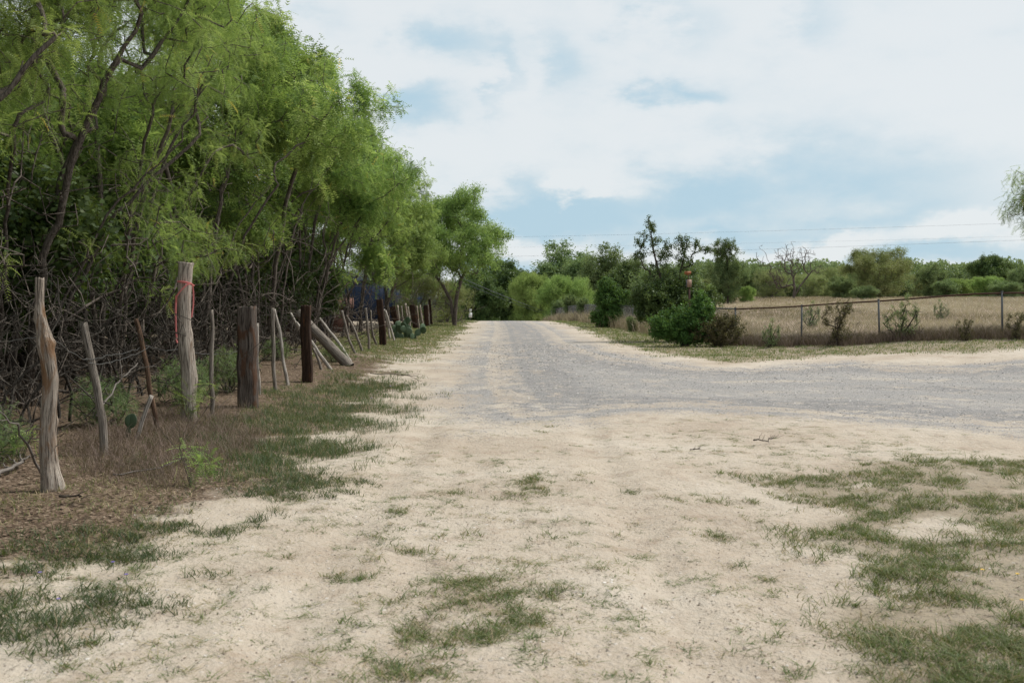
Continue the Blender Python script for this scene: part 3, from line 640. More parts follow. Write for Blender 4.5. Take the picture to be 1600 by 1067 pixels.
def arch_stems(r, k, h, out, base=.25):
    st = []
    for i in range(k):
        a = i*2*PI/k+r.rand()*1.2; b = np.array([math.cos(a), math.sin(a), 0])*base*r.rand()
        o = out*(.4+.8*r.rand()); s = np.array([math.cos(a), math.sin(a), 0])
        hh = h*(.75+.4*r.rand())
        st.append([b-np.array([0, 0, .15]), b+s*o*.18+np.array([0, 0, hh*.35]), b+s*o*.5+np.array([0, 0, hh*.72]), b+s*o+np.array([0, 0, hh])])
    return st
def env_clumps(r, c, R, n, cr_, lo=-.4, shell=.75):
    e = []
    for i in range(n):
        d = norm(r.randn(3)); d[2] = abs(d[2]) if r.rand() < .72 else max(lo, -abs(d[2]))
        p = np.array(c)+d*np.array(R)*shell*(.65+.45*r.rand()); q = cr_*(.6+.8*r.rand())
        e.append((p[0], p[1], p[2], q*1.15, q*1.15, q*.8, 1))
    return e
TEMPL = {}
def proto_tree(name, seed, stems, env, n_t, leaf, mat, bark='bark', tip_r=.006, expo=.46, n_dead=0, lowdead=None, seg=.25, bias=.16, jit=.06, up=.25, rmax=.2, k=5, curve=.35):
    pos, par, dr, tips, r = grow(seed, stems, env, n_t, n_dead, seg, bias, jit, up, lowdead, curve)
    tr = skeleton_mesh('trunk', pos, par, dr, tip_r, expo, M[bark], k, rmax)
    cr2 = None
    if leaf:
        tm, L, per, back, spread, hang = leaf
        cr2 = foliage('crown', pos, dr, tips, r, tm, L, per, back, spread, hang, M[mat])
    TEMPL[name] = (tr, cr2)
    return name
def place(kind, name, X_, Y_, label, cat='tree', group=None, rz=0, sc=1., scz=None, sink=.05, z=None, crown='crown', trunk='trunk'):
    tr, cr2 = TEMPL[kind]
    zz = float(H(X_, Y_))-sink if z is None else z
    root = empty(name, (X_, Y_, zz), rz); root.scale = (sc, sc, scz if scz else sc)
    obj(trunk, tr, root)
    if cr2: obj(crown, cr2, root)
    return tag(root, label, cat, group)

T_near = tmpl_pinna(8, .20, .05); T_mid = tmpl_pinna(4, .30, .13); T_far = tmpl_leaves(7, .42, 3, .38); T_broad = tmpl_leaves(6, .42, 5, .62); T_fine = tmpl_leaves(9, .30, 9, .30)
rr = np.random.RandomState(3)
# mesquites of the left row: many thin arching stems, drooping feathery foliage, bare twigs low down
def mesq(name, seed, H_, R_, n_t, leaf, n_dead=620, stems=11, seg=.22, mat='leaf_mesq', k=5, ncl=26):
    r = np.random.RandomState(seed)
    env = env_clumps(r, (0, 0, H_*.58), (R_, R_, H_*.44), ncl+4, .72, -.75, .88)
    env += [(0, 0, H_*.68, R_*.75, R_*.75, H_*.26, 2)]
    for i in range(14):
        a = r.rand()*2*PI; q = R_*.62*r.rand(); env.append((math.cos(a)*q, math.sin(a)*q, H_*(1.02-.28*(q/R_)**2)+.25*r.rand(), .16, .16, .6, .35))
    proto_tree(name, seed, arch_stems(r, stems, H_*.62, R_*.55, .5), env, n_t, leaf, mat, 'bark', .0062, .41, n_dead, ((0, 0, 1.0), (R_*.85, R_*.85, H_*.46)), seg, .14, .05, .25, .075, k)
mesq('near_a', 21, 7.4, 3.1, 1050, (T_near, .18, 23, 5, .07, .5))
mesq('near_b', 22, 7.6, 3.2, 1050, (T_near, .18, 23, 5, .07, .5))
mesq('mid_a', 23, 7.5, 3.2, 800, (T_mid, .21, 34, 5, .10, .45), 380, 10, .28)
mesq('mid_b', 24, 7.3, 3.0, 800, (T_mid, .21, 34, 5, .10, .45), 380, 10, .28)

LEFTROW = [  # kind, X, Y, rz, scale, label
 ('near_a', -6.1, 5.6, .4, 1.0, 'nearest leafy mesquite, its boughs filling the upper left corner of the photo'),
 ('near_b', -6.9, 9.3, 2.0, 1.03, 'mesquite behind the nearest knobbly post and the leaning sticks'),
 ('near_a', -6.8, 13.2, 3.6, 1.04, 'mesquite behind the tall post tied with pink ribbon'),
 ('near_b', -7.0, 17.2, 5.1, 1.02, 'mesquite behind the thick grey brown tie post'),
 ('mid_a', -6.9, 21.5, 1.0, 1.08, 'mesquite behind the leaning log'),
 ('mid_b', -6.7, 26.2, 2.3, 1.14, 'mesquite behind the thin sticks past the leaning log'),
 ('mid_a', -6.7, 31.5, 4.0, 1.12, 'mesquite behind the dark tie post next to the prickly pear'),
 ('mid_b', -7.0, 37.5, 5.4, 1.12, 'mesquite behind the row of thin pale stakes'),
 ('mid_a', -7.0, 44.0, .3, 1.12, 'last mesquite of the dense left row, before the broad end tree')]
for kd, X_, Y_, rz, s_, lab in LEFTROW:
    place(kd, 'mesquite_tree', X_, Y_, lab, 'tree', 'mesquites along the old post fence', rz, s_)
for i, (X_, Y_) in enumerate([(-10.5, 8), (-10.8, 12.5), (-11.2, 17), (-10.6, 22), (-11.5, 28), (-11.8, 36), (-15.5, 14), (-16, 21), (-17, 30), (-13.0, 45), (-20, 38), (-21, 25)]):
    place(['mid_a', 'mid_b'][i % 2], 'mesquite_tree', X_, Y_, 'mesquite standing deep in the dark thicket behind the front row', 'tree', 'mesquites deep in the thicket', i*1.7, .92+.05*(i % 3))

# broad tree at the far end of the left row
r = np.random.RandomState(31)
env = env_clumps(r, (.2, 0, 4.7), (3.6, 3.4, 3.4), 34, .9, -.35)+[(0, 0, 4.8, 3, 3, 2.6, 4)]
proto_tree('end_tree', 31, [[(0, 0, -.2), (.1, 0, 1.6), (.5, 0, 3.2), (1.2, .3, 4.6)], [(0, 0, -.1), (-.2, .1, 1.5), (-1.2, 0, 3.2)]], env, 760, (T_fine, .42, 18, 5, .14, .2), 'leaf_bright', 'bark', .009, .46, 60, ((0, 0, 2), (2.5, 2.5, 2.5)), .4, .15, .07, .2, .22)
place('end_tree', 'mesquite_tree', -3.35, 58, 'broad light green tree ending the left row, dark limbs in its crown', 'tree', None, 0, 1.0)
place('end_tree', 'mesquite_tree', -6.5, 52, 'rounded light green tree joined to the left of the broad end tree', 'tree', None, 2.2, .86)

def round_tree(name, seed, Hh, R, n_t, leaf, mat, bark='bark', trunk_h=.35, ncl=18, cl=.8, lo=-.8, dead=0):
    r = np.random.RandomState(seed)
    env = env_clumps(r, (0, 0, Hh*.52), (R, R, Hh*.46), ncl, cl, lo, .80)+[(0, 0, Hh*.55, R*.7, R*.7, Hh*.35, ncl*.2), (0, 0, Hh*.18, R*.8, R*.8, Hh*.14, ncl*.22)]
    proto_tree(name, seed, arch_stems(r, 3, Hh*.5, R*.35, .1), env, n_t, leaf, mat, bark, .011, .44, dead, ((0, 0, .8), (R*.8, R*.8, Hh*.5)), .45, .16, .07, .2, .2, 4)
round_tree('pale_scrub', 41, 4.6, 2.6, 420, (T_fine, .38, 10, 4, .15, .1), 'leaf_pale', 'bark_grey', dead=260, lo=-1)
round_tree('bright_round', 42, 6.0, 4.2, 620, (T_fine, .50, 20, 4, .2, .25), 'leaf_bright', 'bark', lo=-1, ncl=26, cl=1.1)
round_tree('olive_round', 43, 7.5, 3.6, 520, (T_far, .50, 14, 4, .2, .1), 'leaf_mid', 'bark', lo=-.6, ncl=22, cl=1.0)
round_tree('dark_round', 44, 7.5, 3.6, 560, (T_far, .55, 20, 4, .2, .1), 'leaf_dark', 'bark_dark', lo=-1, ncl=22, cl=1.1)
round_tree('olive_wide', 45, 6.4, 4.1, 560, (T_fine, .50, 15, 4, .22, .2), 'leaf_pale', 'bark', lo=-1, ncl=26, cl=1.0, dead=60)
round_tree('bush_mid', 46, 3.4, 2.2, 380, (T_far, .34, 16, 4, .14, .1), 'leaf_mid', 'bark_grey', lo=-1, ncl=18, cl=.7)

def by_px(px, Y_): return (px-800)/F*Y_
def scale_to(kind_h, Y_, X_, top_y):
    return (EYE-(top_y-HZ)/F*Y_-float(H(X_, Y_)))/kind_h
FAR = [ # kind, own height, px, Y, top row, rz, label, width factor
 ('pale_scrub', 4.6, 655, 61, 412, 0, 'thin greyish green scrubby tree under the broad end tree, behind the last posts', 1.0),
 ('pale_scrub', 4.6, 698, 65, 430, 1.5, 'greyish scrub thicket left of the small white road sign, under the broad end tree', 1.0),
 ('bush_mid', 3.4, 690, 76, 462, .5, 'low dark green bush at the road edge left of the white sign', 1.0),
 ('dark_round', 7.5, 742, 118, 424, 2, 'dark tree over the far end of the road, behind the white sign', 1.0),
 ('dark_round', 7.5, 782, 125, 408, 3, 'darkest tree closing the far end of the road, middle one', 1.0),
 ('dark_round', 7.5, 825, 128, 425, 4.1, 'dark tree at the far road end, behind the bright round mesquite', 1.0),
 ('bright_round', 6.0, 832, 108, 418, 0, 'bright green mesquite right of the road end, left one of two', .72),
 ('bright_round', 6.0, 884, 99, 424, 1.9, 'bright green round mesquite behind the fence, right one of two', .82),
 ('olive_round', 7.5, 888, 132, 380, 1, 'tall olive tree rising behind the bright round mesquites', 1.05),
 ('olive_round', 7.5, 948, 120, 384, 2.6, 'olive tree right of the tallest olive tree behind the mesquites', .9),
 ('olive_round', 7.5, 985, 100, 404, 4.4, 'thin topped olive tree just left of the sparse sapling', .7),
 ('olive_round', 7.5, 1132, 84, 392, 1.2, 'dark green tree right of the rusty signs, twiggy dome on top', .85),
 ('olive_wide', 6.4, 1105, 110, 432, 3.4, 'pale green tree behind the rusty sign pole', 1.1),
 ('olive_round', 7.5, 1182, 112, 412, 5, 'mid green tree between the dark tree and the bare dead tree', 1.1),
 ('olive_wide', 6.4, 1290, 118, 414, .8, 'rounded green tree just right of the bare dead tree', 1.15),
 ('olive_wide', 6.4, 1368, 92, 380, 2.2, 'broad yellowish olive mesquite, largest beyond the dry field', 1.1),
 ('bush_mid', 3.4, 1315, 88, 432, 4, 'low green bush at the left foot of the broad olive mesquite', 1.0),
 ('olive_round', 7.5, 1455, 105, 412, 3.3, 'dark topped green tree right of the broad olive mesquite', 1.0),
 ('bright_round', 6.0, 1500, 112, 432, 1.0, 'pale green low tree before the dark round crown at the right', 1.1),
 ('dark_round', 7.5, 1545, 128, 400, .4, 'dark round crown standing above the trees at the right edge', 1.1),
 ('olive_round', 7.5, 1592, 104, 416, 2.9, 'green tree at the right edge of the field', .9),
 ('bright_round', 6.0, 1545, 108, 428, 4.7, 'light green tree below the dark round crown at the right', 1.1),
 ('olive_wide', 6.4, 1650, 112, 416, 5.2, 'pale tree at the right edge, its crown half outside the photo', .8),
 ('bright_round', 6.0, 1168, 84, 444, 2.6, 'small yellow green bush tree at the left end of the field', .8),
 ('bush_mid', 3.4, 1235, 96, 440, 3.3, 'green bush behind the foot of the bare dead tree', 1.1),
 ('bush_mid', 3.4, 1410, 100, 438, 1.3, 'bush between the broad olive mesquite and the next tree', 1.2),
 ('bush_mid', 3.4, 1480, 100, 436, 2.3, 'bush in the gap left of the dark round crown', 1.2),
 ('pale_scrub', 4.6, 1262, 98, 424, 2.3, 'greyish scrub tree right behind the trunk of the bare dead tree', 1.3),
 ('pale_scrub', 4.6, 1205, 94, 416, 1.1, 'greyish twiggy scrub tree left of the bare dead tree', 1.2),
 ('olive_wide', 6.4, 1425, 120, 424, 4.3, 'pale tree peeping out behind the right side of the broad olive mesquite', 1.0),
 ('olive_round', 7.5, 1325, 122, 418, 0.3, 'green tree peeping out left of the broad olive mesquite', 1.0),
 ('bush_mid', 3.4, 1350, 84, 446, 0.3, 'dark low bush under the broad olive mesquite', 1.5),
 ('bush_mid', 3.4, 1570, 96, 438, 3.9, 'low bush at the field edge under the light green tree, far right', 1.4),
 ('bright_round', 6.0, 1120, 100, 440, 3.9, 'yellow green low tree between the sign pole and the dark tree', 1.0),
]
for kd, kh, px, Y_, ty, rz, lab, wf in FAR:
    X_ = by_px(px, Y_); s = scale_to(kh, Y_, X_, ty)
    place(kd, 'bush' if 'bush' in lab and kd == 'bush_mid' else 'tree', X_, Y_, lab, 'bush' if kd == 'bush_mid' else 'tree', None, rz, s*wf, s*1.0)
# far-off wood: reads as one mass
r = np.random.RandomState(77)
V_ = []
n = 60000
xx = -60+r.rand(n)*230; yy = 138+r.rand(n)*14+.0*xx; hh = 2.4+5.0*fbm(xx*.16, yy*.03)+1.6*fbm(xx*.9, yy*.1); zz = hh*(r.rand(n)**.75)-.8
P0 = np.stack([xx, yy, zz+Hbase(xx, yy)], 1); R = norm(r.randn(n, 3)); S = norm(np.cross(R, r.randn(n, 3)))
TL = tmpl_leaves(5, .9, 8, .5).reshape(-1, 3); N_ = np.cross(R, S); Rm = np.stack([R, S, N_], 1)
V_ = (P0[:, None]+.5*np.einsum('kc,ncj->nkj', TL, Rm)).reshape(-1, 3)
tag(obj('woodland', mesh_np('woodland', V_, [np.arange(len(V_)).reshape(-1, 3)], M['leaf_far'], False, {'rnd': np.repeat(np.clip(fbm(xx*.15, yy*.1)*.9+r.rand(n)*.3-.1, 0, 1), len(TL))})),
    'far belt of mixed green woodland along the horizon behind the field trees', 'woodland', kind='stuff')
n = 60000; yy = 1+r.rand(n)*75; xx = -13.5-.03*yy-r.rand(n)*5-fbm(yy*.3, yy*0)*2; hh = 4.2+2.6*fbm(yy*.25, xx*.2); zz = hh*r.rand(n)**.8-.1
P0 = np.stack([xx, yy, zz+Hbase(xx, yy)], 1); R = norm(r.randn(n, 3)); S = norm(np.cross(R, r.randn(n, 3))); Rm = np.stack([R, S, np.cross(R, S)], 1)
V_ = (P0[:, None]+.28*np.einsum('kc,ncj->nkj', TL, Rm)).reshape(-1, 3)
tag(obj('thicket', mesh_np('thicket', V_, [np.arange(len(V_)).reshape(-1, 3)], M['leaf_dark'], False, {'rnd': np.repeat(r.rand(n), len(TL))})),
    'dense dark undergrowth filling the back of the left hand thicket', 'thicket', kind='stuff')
# bare dead tree
r = np.random.RandomState(52)
proto_tree('dead', 52, [[(0, 0, -.2), (.1, 0, 1.2), (.0, 0, 2.2)], [(0, 0, .2), (.8, 0, 1.6), (2.0, .2, 3.0), (3.4, .2, 4.0)]],
           [(0, 0, 4.6, 2.4, 2.0, 1.7, 6), (-1.6, 0, 2.6, 1.8, 1.6, 1.4, 3), (2.4, 0, 3.4, 1.4, 1, .8, 1), (-3.6, 0, 4.4, .8, .6, 1.6, .7)], 420, None, None, 'bark', .017, .42, 0, None, .35, .12, .035, .35, .2, 4)
X_ = by_px(1240, 88); s = scale_to(6.0, 88, X_, 381)
place('dead', 'dead_tree', X_, 88, 'leafless grey dead tree standing at the back of the dry field', 'tree', None, 0, s)
r = np.random.RandomState(53)
proto_tree('twiggy', 53, [[(0, 0, -.2), (.1, 0, 2), (0, 0, 3.6), (-.1, 0, 4.6)]], [(-.2, 0, 5.3, 1.3, 1.2, .9, 3), (-.1, 0, 4.4, 1.6, 1.2, .9, 1)], 150, (T_far, .30, 6, 3, .08, 0), 'leaf_dark', 'bark_dark', .012, .45, 0, None, .35, .15, .07, .2, .2, 4)
X_ = by_px(1137, 83); place('twiggy', 'tree', X_, 83, 'thin twiggy tree with an umbrella top rising over the dark green tree', 'tree', None, 0, scale_to(6.1, 83, X_, 373))
proto_tree('twiggy2', 54, [[(0, 0, -.2), (.1, 0, 2), (0, 0, 3.6)]], [(0, 0, 4.6, 1.4, 1.2, 1.5, 3), (0, 0, 3.2, 1.6, 1.4, 1.2, 1)], 170, (T_far, .26, 5, 3, .08, 0), 'leaf_mid', 'bark_grey', .012, .45, 0, None, .35, .15, .07, .3, .2, 4)
X_ = by_px(995, 90); place('twiggy2', 'tree', X_, 90, 'thin half bare tree between the olive trees and the sparse sapling', 'tree', None, 0, scale_to(6.0, 90, X_, 398))

# sparse sapling at the fence corner: two upright stems with knots of dark leaves
r = np.random.RandomState(61)
env = [(-1.35, 0, 3.95, .35, .3, .5, 1.2), (-1.0, 0, 4.45, .22, .2, .35, .9), (-.75, .1, 3.6, .5, .4, .5, 1.3), (-1.45, 0, 3.2, .35, .3, .35, 1), (-.2, 0, 3.6, .35, .3, .4, 1), (.25, 0, 3.8, .4, .3, .35, 1.2), (.75, 0, 3.75, .22, .2, .3, .6),
       (1.15, 0, 3.55, .35, .15, .12, .6), (.3, 0, 3.2, .45, .3, .4, 1.2), (-.5, 0, 3.0, .6, .4, .5, 1.4), (-1.0, 0, 2.5, .6, .5, .4, 1.2), (0, 0, 2.5, .6, .5, .4, 1.2), (.5, 0, 2.7, .35, .3, .4, .8)]
proto_tree('sapling', 61, [[(-.35, 0, -.1), (-.4, 0, 1.6), (-.75, 0, 3.0), (-1.0, 0, 4.2)], [(.1, 0, 0), (.2, .1, 1.5), (.1, 0, 2.5), (.35, 0, 3.5)]], env, 300, (T_broad, .14, 6, 3, .05, 0), 'leaf_dark', 'bark_dark', .008, .42, 0, None, .22, .12, .03, .2, .08, 5)
X_, Y_ = by_px(1057, 37), 37; place('sapling', 'sapling', X_, Y_, 'sparse young tree with knotty twigs rising above the fence corner', 'tree', None, 0, .97)
def bushp(name, seed, env, n_t, leaf, mat, bark='bark_dark', tip=.006, rmax=.04, dead=0):
    proto_tree(name, seed, [[(0, 0, -.1), (.1*i-.2, .05*i, .3), (.3*i-.6, 0, .6)] for i in range(5)], env, n_t, leaf, mat, bark, tip, .42, dead, ((0, 0, .4), (.8, .6, .6)), .18, .12, .03, .2, rmax, 4)
bushp('corner_bush', 62, [(0, 0, .75, .95, .7, .6, 5), (.55, 0, 1.15, .42, .4, .5, 1.6), (.5, 0, 1.55, .22, .2, .3, .5), (-.7, 0, .7, .5, .5, .45, 1.5), (.4, 0, .5, .9, .6, .4, 1.5)], 420, (T_broad, .15, 16, 4, .06, 0), 'leaf_bush')
X_, Y_ = by_px(1070, 32.5), 32.5; place('corner_bush', 'bush', X_, Y_, 'fresh bright green bush in front of the fence corner and sign pole', 'bush', None, 0, 1.0)
bushp('dark_backbush', 63, [(0, 0, 1.3, 1.5, .9, .9, 5), (-.8, 0, 1.7, .7, .6, .5, 1.5), (1.1, 0, 1.5, .8, .6, .6, 1.5), (.2, 0, 2.1, .7, .6, .4, 1)], 460, (T_broad, .17, 16, 4, .07, 0), 'leaf_dark')
place('dark_backbush', 'bush', by_px(1050, 36.5), 36.5, 'dark green shrub around the foot of the sparse young tree', 'bush', None, 0, 1.0)
bushp('dry_bush', 64, [(0, 0, .55, .9, .5, .5, 5), (.2, 0, .8, .6, .4, .35, 2)], 320, (T_broad, .10, 8, 4, .05, 0), 'leaf_rust', dead=60)
place('dry_bush', 'bush', by_px(1122, 32.2), 32.2, 'brownish half dry bush right of the bright green corner bush', 'bush', None, 0, 1.05)
def rag(name, seed, mat):
    r = np.random.RandomState(seed); e = [(0, 0, .3, .38, .3, .22, 3)]
    for i in range(11):
        a = r.rand()*2*PI; q = .5*r.rand(); e.append((math.cos(a)*q, math.sin(a)*q*.8, .45+.65*r.rand(), .09, .09, .22, .8))
    bushp(name, seed, e, 170, (T_broad, .075, 6, 4, .03, 0), mat, dead=60)
rag('fence_shrub', 65, 'leaf_mid'); rag('fence_shrub_dry', 165, 'leaf_rust')
for px, Y_, s, lab in [(1205, 31.0, .75, 'small leafy shrub between the first and second chain link posts'), (1312, 29.6, 1.15, 'reddish green shrub between the second and third chain link posts'),
                       (1268, 40, .9, 'light green bush in the dry field behind the second chain link post'), (1412, 28.6, 1.1, 'upright green shrub just right of the third chain link post'),
                       (1510, 26.9, .55, 'tiny shrub in the weeds left of the fourth chain link post'), (1590, 26.2, .65, 'tiny shrub in the weeds right of the fourth chain link post'),
                       (1470, 45, .8, 'low green bush alone in the dry field at the right')]:
    X_ = by_px(px, Y_); place('fence_shrub_dry' if 'reddish' in lab or 'tiny' in lab else 'fence_shrub', 'shrub', X_, Y_, lab, 'shrub', 'shrubs along the right chain link fence', px*.7, s)
bushp('vine', 66, [(0, 0, .6, .5, .3, .6, 5), (.2, 0, 1.1, .4, .3, .3, 2)], 240, (T_broad, .16, 9, 4, .07, 0), 'leaf_mid', dead=50)
r = np.random.RandomState(67)
bushp('column', 67, [(0, 0, .8, 1.0, .8, .8, 3), (.1, 0, 1.9, .8, .7, .7, 2.2), (-.1, 0, 2.8, .5, .5, .55, 1), (.7, 0, 2.2, .5, .4, .4, .7)], 420, (T_broad, .22, 14, 4, .10, .1), 'leaf_bush')
X_ = by_px(950, 56); place('column', 'tree', X_, 56, 'dense leafy small tree growing through the fence by the road', 'tree', None, 0, 1.0, scale_to(3.4, 56, X_, 432))
place('dark_round', 'tree', by_px(985, 80), 80, 'mid sized dark tree behind the dense small tree at the fence', 'tree', None, 3, .56, .60)
place('bush_mid', 'bush', by_px(1042, 58), 58, 'rounded bush behind the fence left of the sparse young tree', 'bush', None, 1, 1.0, 1.05)
for px, Y_, s, lab in [(990, 48.6, .55, 'vine covered with brown leaves climbing the fence post near the dense small tree'), (896, 84, 1.6, 'leafy vine on the far chain link run, left patch'), (915, 75, 1.3, 'leafy vine on the far chain link run, right patch'), (872, 92, 1.5, 'green climber at the far end of the chain link fence')]:
    place('vine', 'vine', by_px(px, Y_)-.05, Y_, lab, 'vine', 'climbers on the far fence', px, s)
# tree outside the right edge whose twigs hang into the photo
r = np.random.RandomState(70)
env = [(-2.35, 0, 3.9, .5, .6, .55, 1.2), (-2.7, 0, 3.35, .35, .5, .35, .5), (-2.2, 0, 2.9, .35, .5, .25, .6), (-1.2, 0, 4.4, 1, 1, .8, 2), (0, 0, 4.6, 1.6, 1.6, 1.2, 3), (1.5, 0, 4, 1.2, 1.4, 1, 2), (-1.0, 0, 3.4, .9, .9, .6, 1)]
proto_tree('edge', 70, arch_stems(r, 3, 2.8, 1.2, .1), env, 420, (T_near, .20, 22, 5, .08, .6), 'leaf_mesq', 'bark', .006, .45, 0, None, .25, .15, .05, .2, .15)
place('edge', 'mesquite_tree', 22.4, 36, 'mesquite off the right edge, only its hanging twigs reaching into the sky', 'tree', None, 0, 1.5, 1.33)

# undergrowth of the left thicket: bare tangled brush and low green shrubs
r = np.random.RandomState(81)
def brush(name, seed):
    r = np.random.RandomState(seed)
    proto_tree(name, seed, arch_stems(r, 6, 1.0, 1.1, .4), [(0, 0, .9, 1.5, 1.3, .9, 3), (0, 0, 1.4, 1.1, 1.1, .7, 1)], 330, None, None, 'bark_brush_shade_tone', .0036, .42, 0, None, .18, .10, .06, .1, .03, 4, .5)
brush('brush_a', 82); brush('brush_b', 83)
BR = [(-4.9, 7.0, 'tangle of bare grey twigs behind the nearest knobbly post'), (-5.0, 9.4, 'tangle of bare grey twigs behind the leaning sticks'), (-5.2, 11.8, 'tangle of bare twigs left of the ribbon post'),
      (-5.3, 14.4, 'tangle of bare twigs behind the thick tie post'), (-5.4, 17.4, 'tangle of bare twigs behind the crossed pale sticks'), (-5.8, 20.6, 'tangle of bare twigs above the leaning log'), (-6.0, 26.5, 'tangle of bare twigs behind the thin sticks past the log')]
for i, (X_, Y_, lab) in enumerate(BR):
    place(['brush_a', 'brush_b'][i % 2], 'brush', X_, Y_, lab, 'brush', 'tangled brush in the thicket', i*1.3, .95+.1*(i % 3), trunk='twigs')
for i, (X_, Y_) in enumerate([(-6.8, 7.6), (-7.2, 11), (-7.4, 15.5), (-7.3, 19.5), (-8.5, 9.5), (-8.8, 13.5), (-9, 18.5), (-8.6, 24)]):
    place(['brush_a', 'brush_b'][i % 2], 'brush', X_, Y_, 'bare brush deep in the dark thicket', 'brush', 'deep brush', i*2.1, 1.3, trunk='twigs')
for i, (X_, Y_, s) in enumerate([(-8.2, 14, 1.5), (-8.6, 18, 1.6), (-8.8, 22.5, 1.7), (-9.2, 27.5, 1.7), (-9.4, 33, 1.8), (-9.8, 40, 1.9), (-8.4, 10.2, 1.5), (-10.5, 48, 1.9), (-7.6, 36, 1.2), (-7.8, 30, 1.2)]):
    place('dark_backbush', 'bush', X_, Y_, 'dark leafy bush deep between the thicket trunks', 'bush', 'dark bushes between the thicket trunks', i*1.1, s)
bushp('under_shrub', 85, [(0, 0, .6, .8, .7, .55, 5), (0, 0, 1.0, .5, .5, .4, 1)], 220, (T_near, .16, 9, 5, .05, .3), 'leaf_mid', 'bark', dead=80)
US = [(-4.55, 8.6, .45, 'green sprigs in the brush between the knobbly post and the first stick'), (-4.6, 11.2, .5, 'green sprigs in the brush between the stick pair and the ribbon post'), (-4.45, 13.5, .55, 'green undergrowth between the ribbon post and the tie post'),
      (-4.3, 15.0, .6, 'green undergrowth right behind the thick tie post'), (-4.7, 17.2, .45, 'green undergrowth under the crossed pale sticks'), (-4.1, 22.9, .40, 'small round green shrub right of the leaning log foot'), (-5.6, 23.5, .5, 'green undergrowth behind the leaning log'),
      ]
for i, (X_, Y_, s, lab) in enumerate(US):
    place('under_shrub', 'shrub', X_, Y_, lab, 'shrub', 'undergrowth of the left thicket', i*1.9, s)
# little seedlings
bushp('seedling', 86, [(0, 0, .18, .14, .14, .16, 5)], 16, (T_near, .13, 7, 4, .02, .1), 'leaf_mesq', 'bark', .002, .01)
for px, py, s, lab in [(295, 668, 1.6, 'bright green seedling at the foot of the ribbon post'), (303, 765, 1.1, 'bright green sprig alone in the dead weeds'), (150, 650, .8, 'tiny green sprig between the knobbly post and the first stick'), (30, 740, 1.0, 'green sprig left of the knobbly post')]:
    X_, Y_ = gp(px, py, 0); place('seedling', 'seedling', X_, Y_, lab, 'seedling', None, px, s, sink=.01)

# ------------------------------------------------------------------ old post fence
def post(name, top, base, w0, w1, mat, label, seed, sides=12, rings=26, rough=.12, bend=0., square=False, Yt=None, knobs=(), cat='post', group=None, sinkd=.12, topcut=0., bulge=0., deep=1., prof=None, xoff=None):
    """a wooden post from its photo top and foot; Yt = distance of the top (default: same as the foot)"""
    r = np.random.RandomState(seed); Xb, Yb = gp(base[0], base[1]); zb = float(H(Xb, Yb))
    B = np.array([Xb, Yb, zb-sinkd]); Tt = at(top[0], top[1], Yt or Yb); m = Yb/F
    s = np.linspace(0, 1, rings); pts = B+(Tt-B)*s[:, None]; L = np.linalg.norm(Tt-B)
    pts[:, 0] += bend*L*np.sin(s*PI)+L*.05*(fbm(s*3+seed*7.7, s*0+seed, 2)-.5)*np.sin(s*PI); pts[:, 1] += L*.04*(fbm(s*3+seed*3.3, s*0+seed+9, 2)-.5)*np.sin(s*PI)
    rad = (w1+(w0-w1)*s)*m*.5
    if prof: rad = np.interp(s, [p[0] for p in prof], [p[1] for p in prof])*m*.5
    if xoff: pts[:, 0] += np.interp(s, [p[0] for p in xoff], [p[1] for p in xoff])*m
    a = np.arange(sides)*2*PI/sides
    A, S = np.meshgrid(a, s); k = 1+rough*(fbm(np.cos(A)*1.3+seed*3.1+5, S*L*1.5+np.sin(A)*1.3, 3)-.5)*2.2+rough*.9*(fbm(np.cos(A)*7+seed, np.sin(A)*7+S*L*.8)-.5)
    k += bulge*np.exp(-(S/.07)**2)
    if square: k *= 1/np.maximum(np.abs(np.cos(A)), np.abs(np.sin(A)))**.86*.93
    for ks, ka, kr, kh in knobs:
        da = np.angle(np.exp(1j*(A-ka))); k += kh*np.exp(-((S-ks)/kr)**2-(da/.55)**2)
    R_ = rad[:, None]*k
    d = norm(np.gradient(pts, axis=0)); u = norm(np.cross(np.array([0, 1., 0]), d)*1.0); v = np.cross(d, u)
    ring = pts[:, None]+R_[..., None]*(np.cos(A)[..., None]*u[:, None]+deep*np.sin(A)[..., None]*v[:, None])
    ring[-1, :, 2] += topcut*np.cos(a)*rad[-1]+(r.rand(sides)-.5)*rad[-1]*.25
    V = ring.reshape(-1, 3); tc_ = V[-sides:].mean(0)-np.array([0, 0, rad[-1]*.25]); inner = tc_+(V[-sides:]-tc_)*.8+np.array([0, 0, -.004])
    V = np.concatenate([V, inner, tc_[None]]); n0 = rings*sides
    i = np.arange(rings-1)[:, None]*sides; j = np.arange(sides)[None]; j2 = (j+1) % sides
    q = np.stack([i+j, i+j2, i+sides+j2, i+sides+j], -1).reshape(-1, 4)
    j = np.arange(sides); j2 = (j+1) % sides
    q2 = np.stack([n0-sides+j, n0-sides+j2, n0+j2, n0+j], -1); t = np.stack([n0+j, n0+j2, np.full(sides, n0+sides)], -1)
    lo = np.array([Xb, Yb, zb])
    G = np.concatenate([np.stack([np.cos(A)*rad[:, None]+seed, np.sin(A)*rad[:, None], S*L+seed*2.3], -1).reshape(-1, 3), inner-lo, (tc_-lo)[None]])
    me = mesh_np(name, V-lo, [np.concatenate([q, q2]), t], M[mat], True, {'grain': G})
    return tag(obj(name, me, None, lo), label, cat, group), B, Tt
G1 = 'posts and stakes of the old fence'
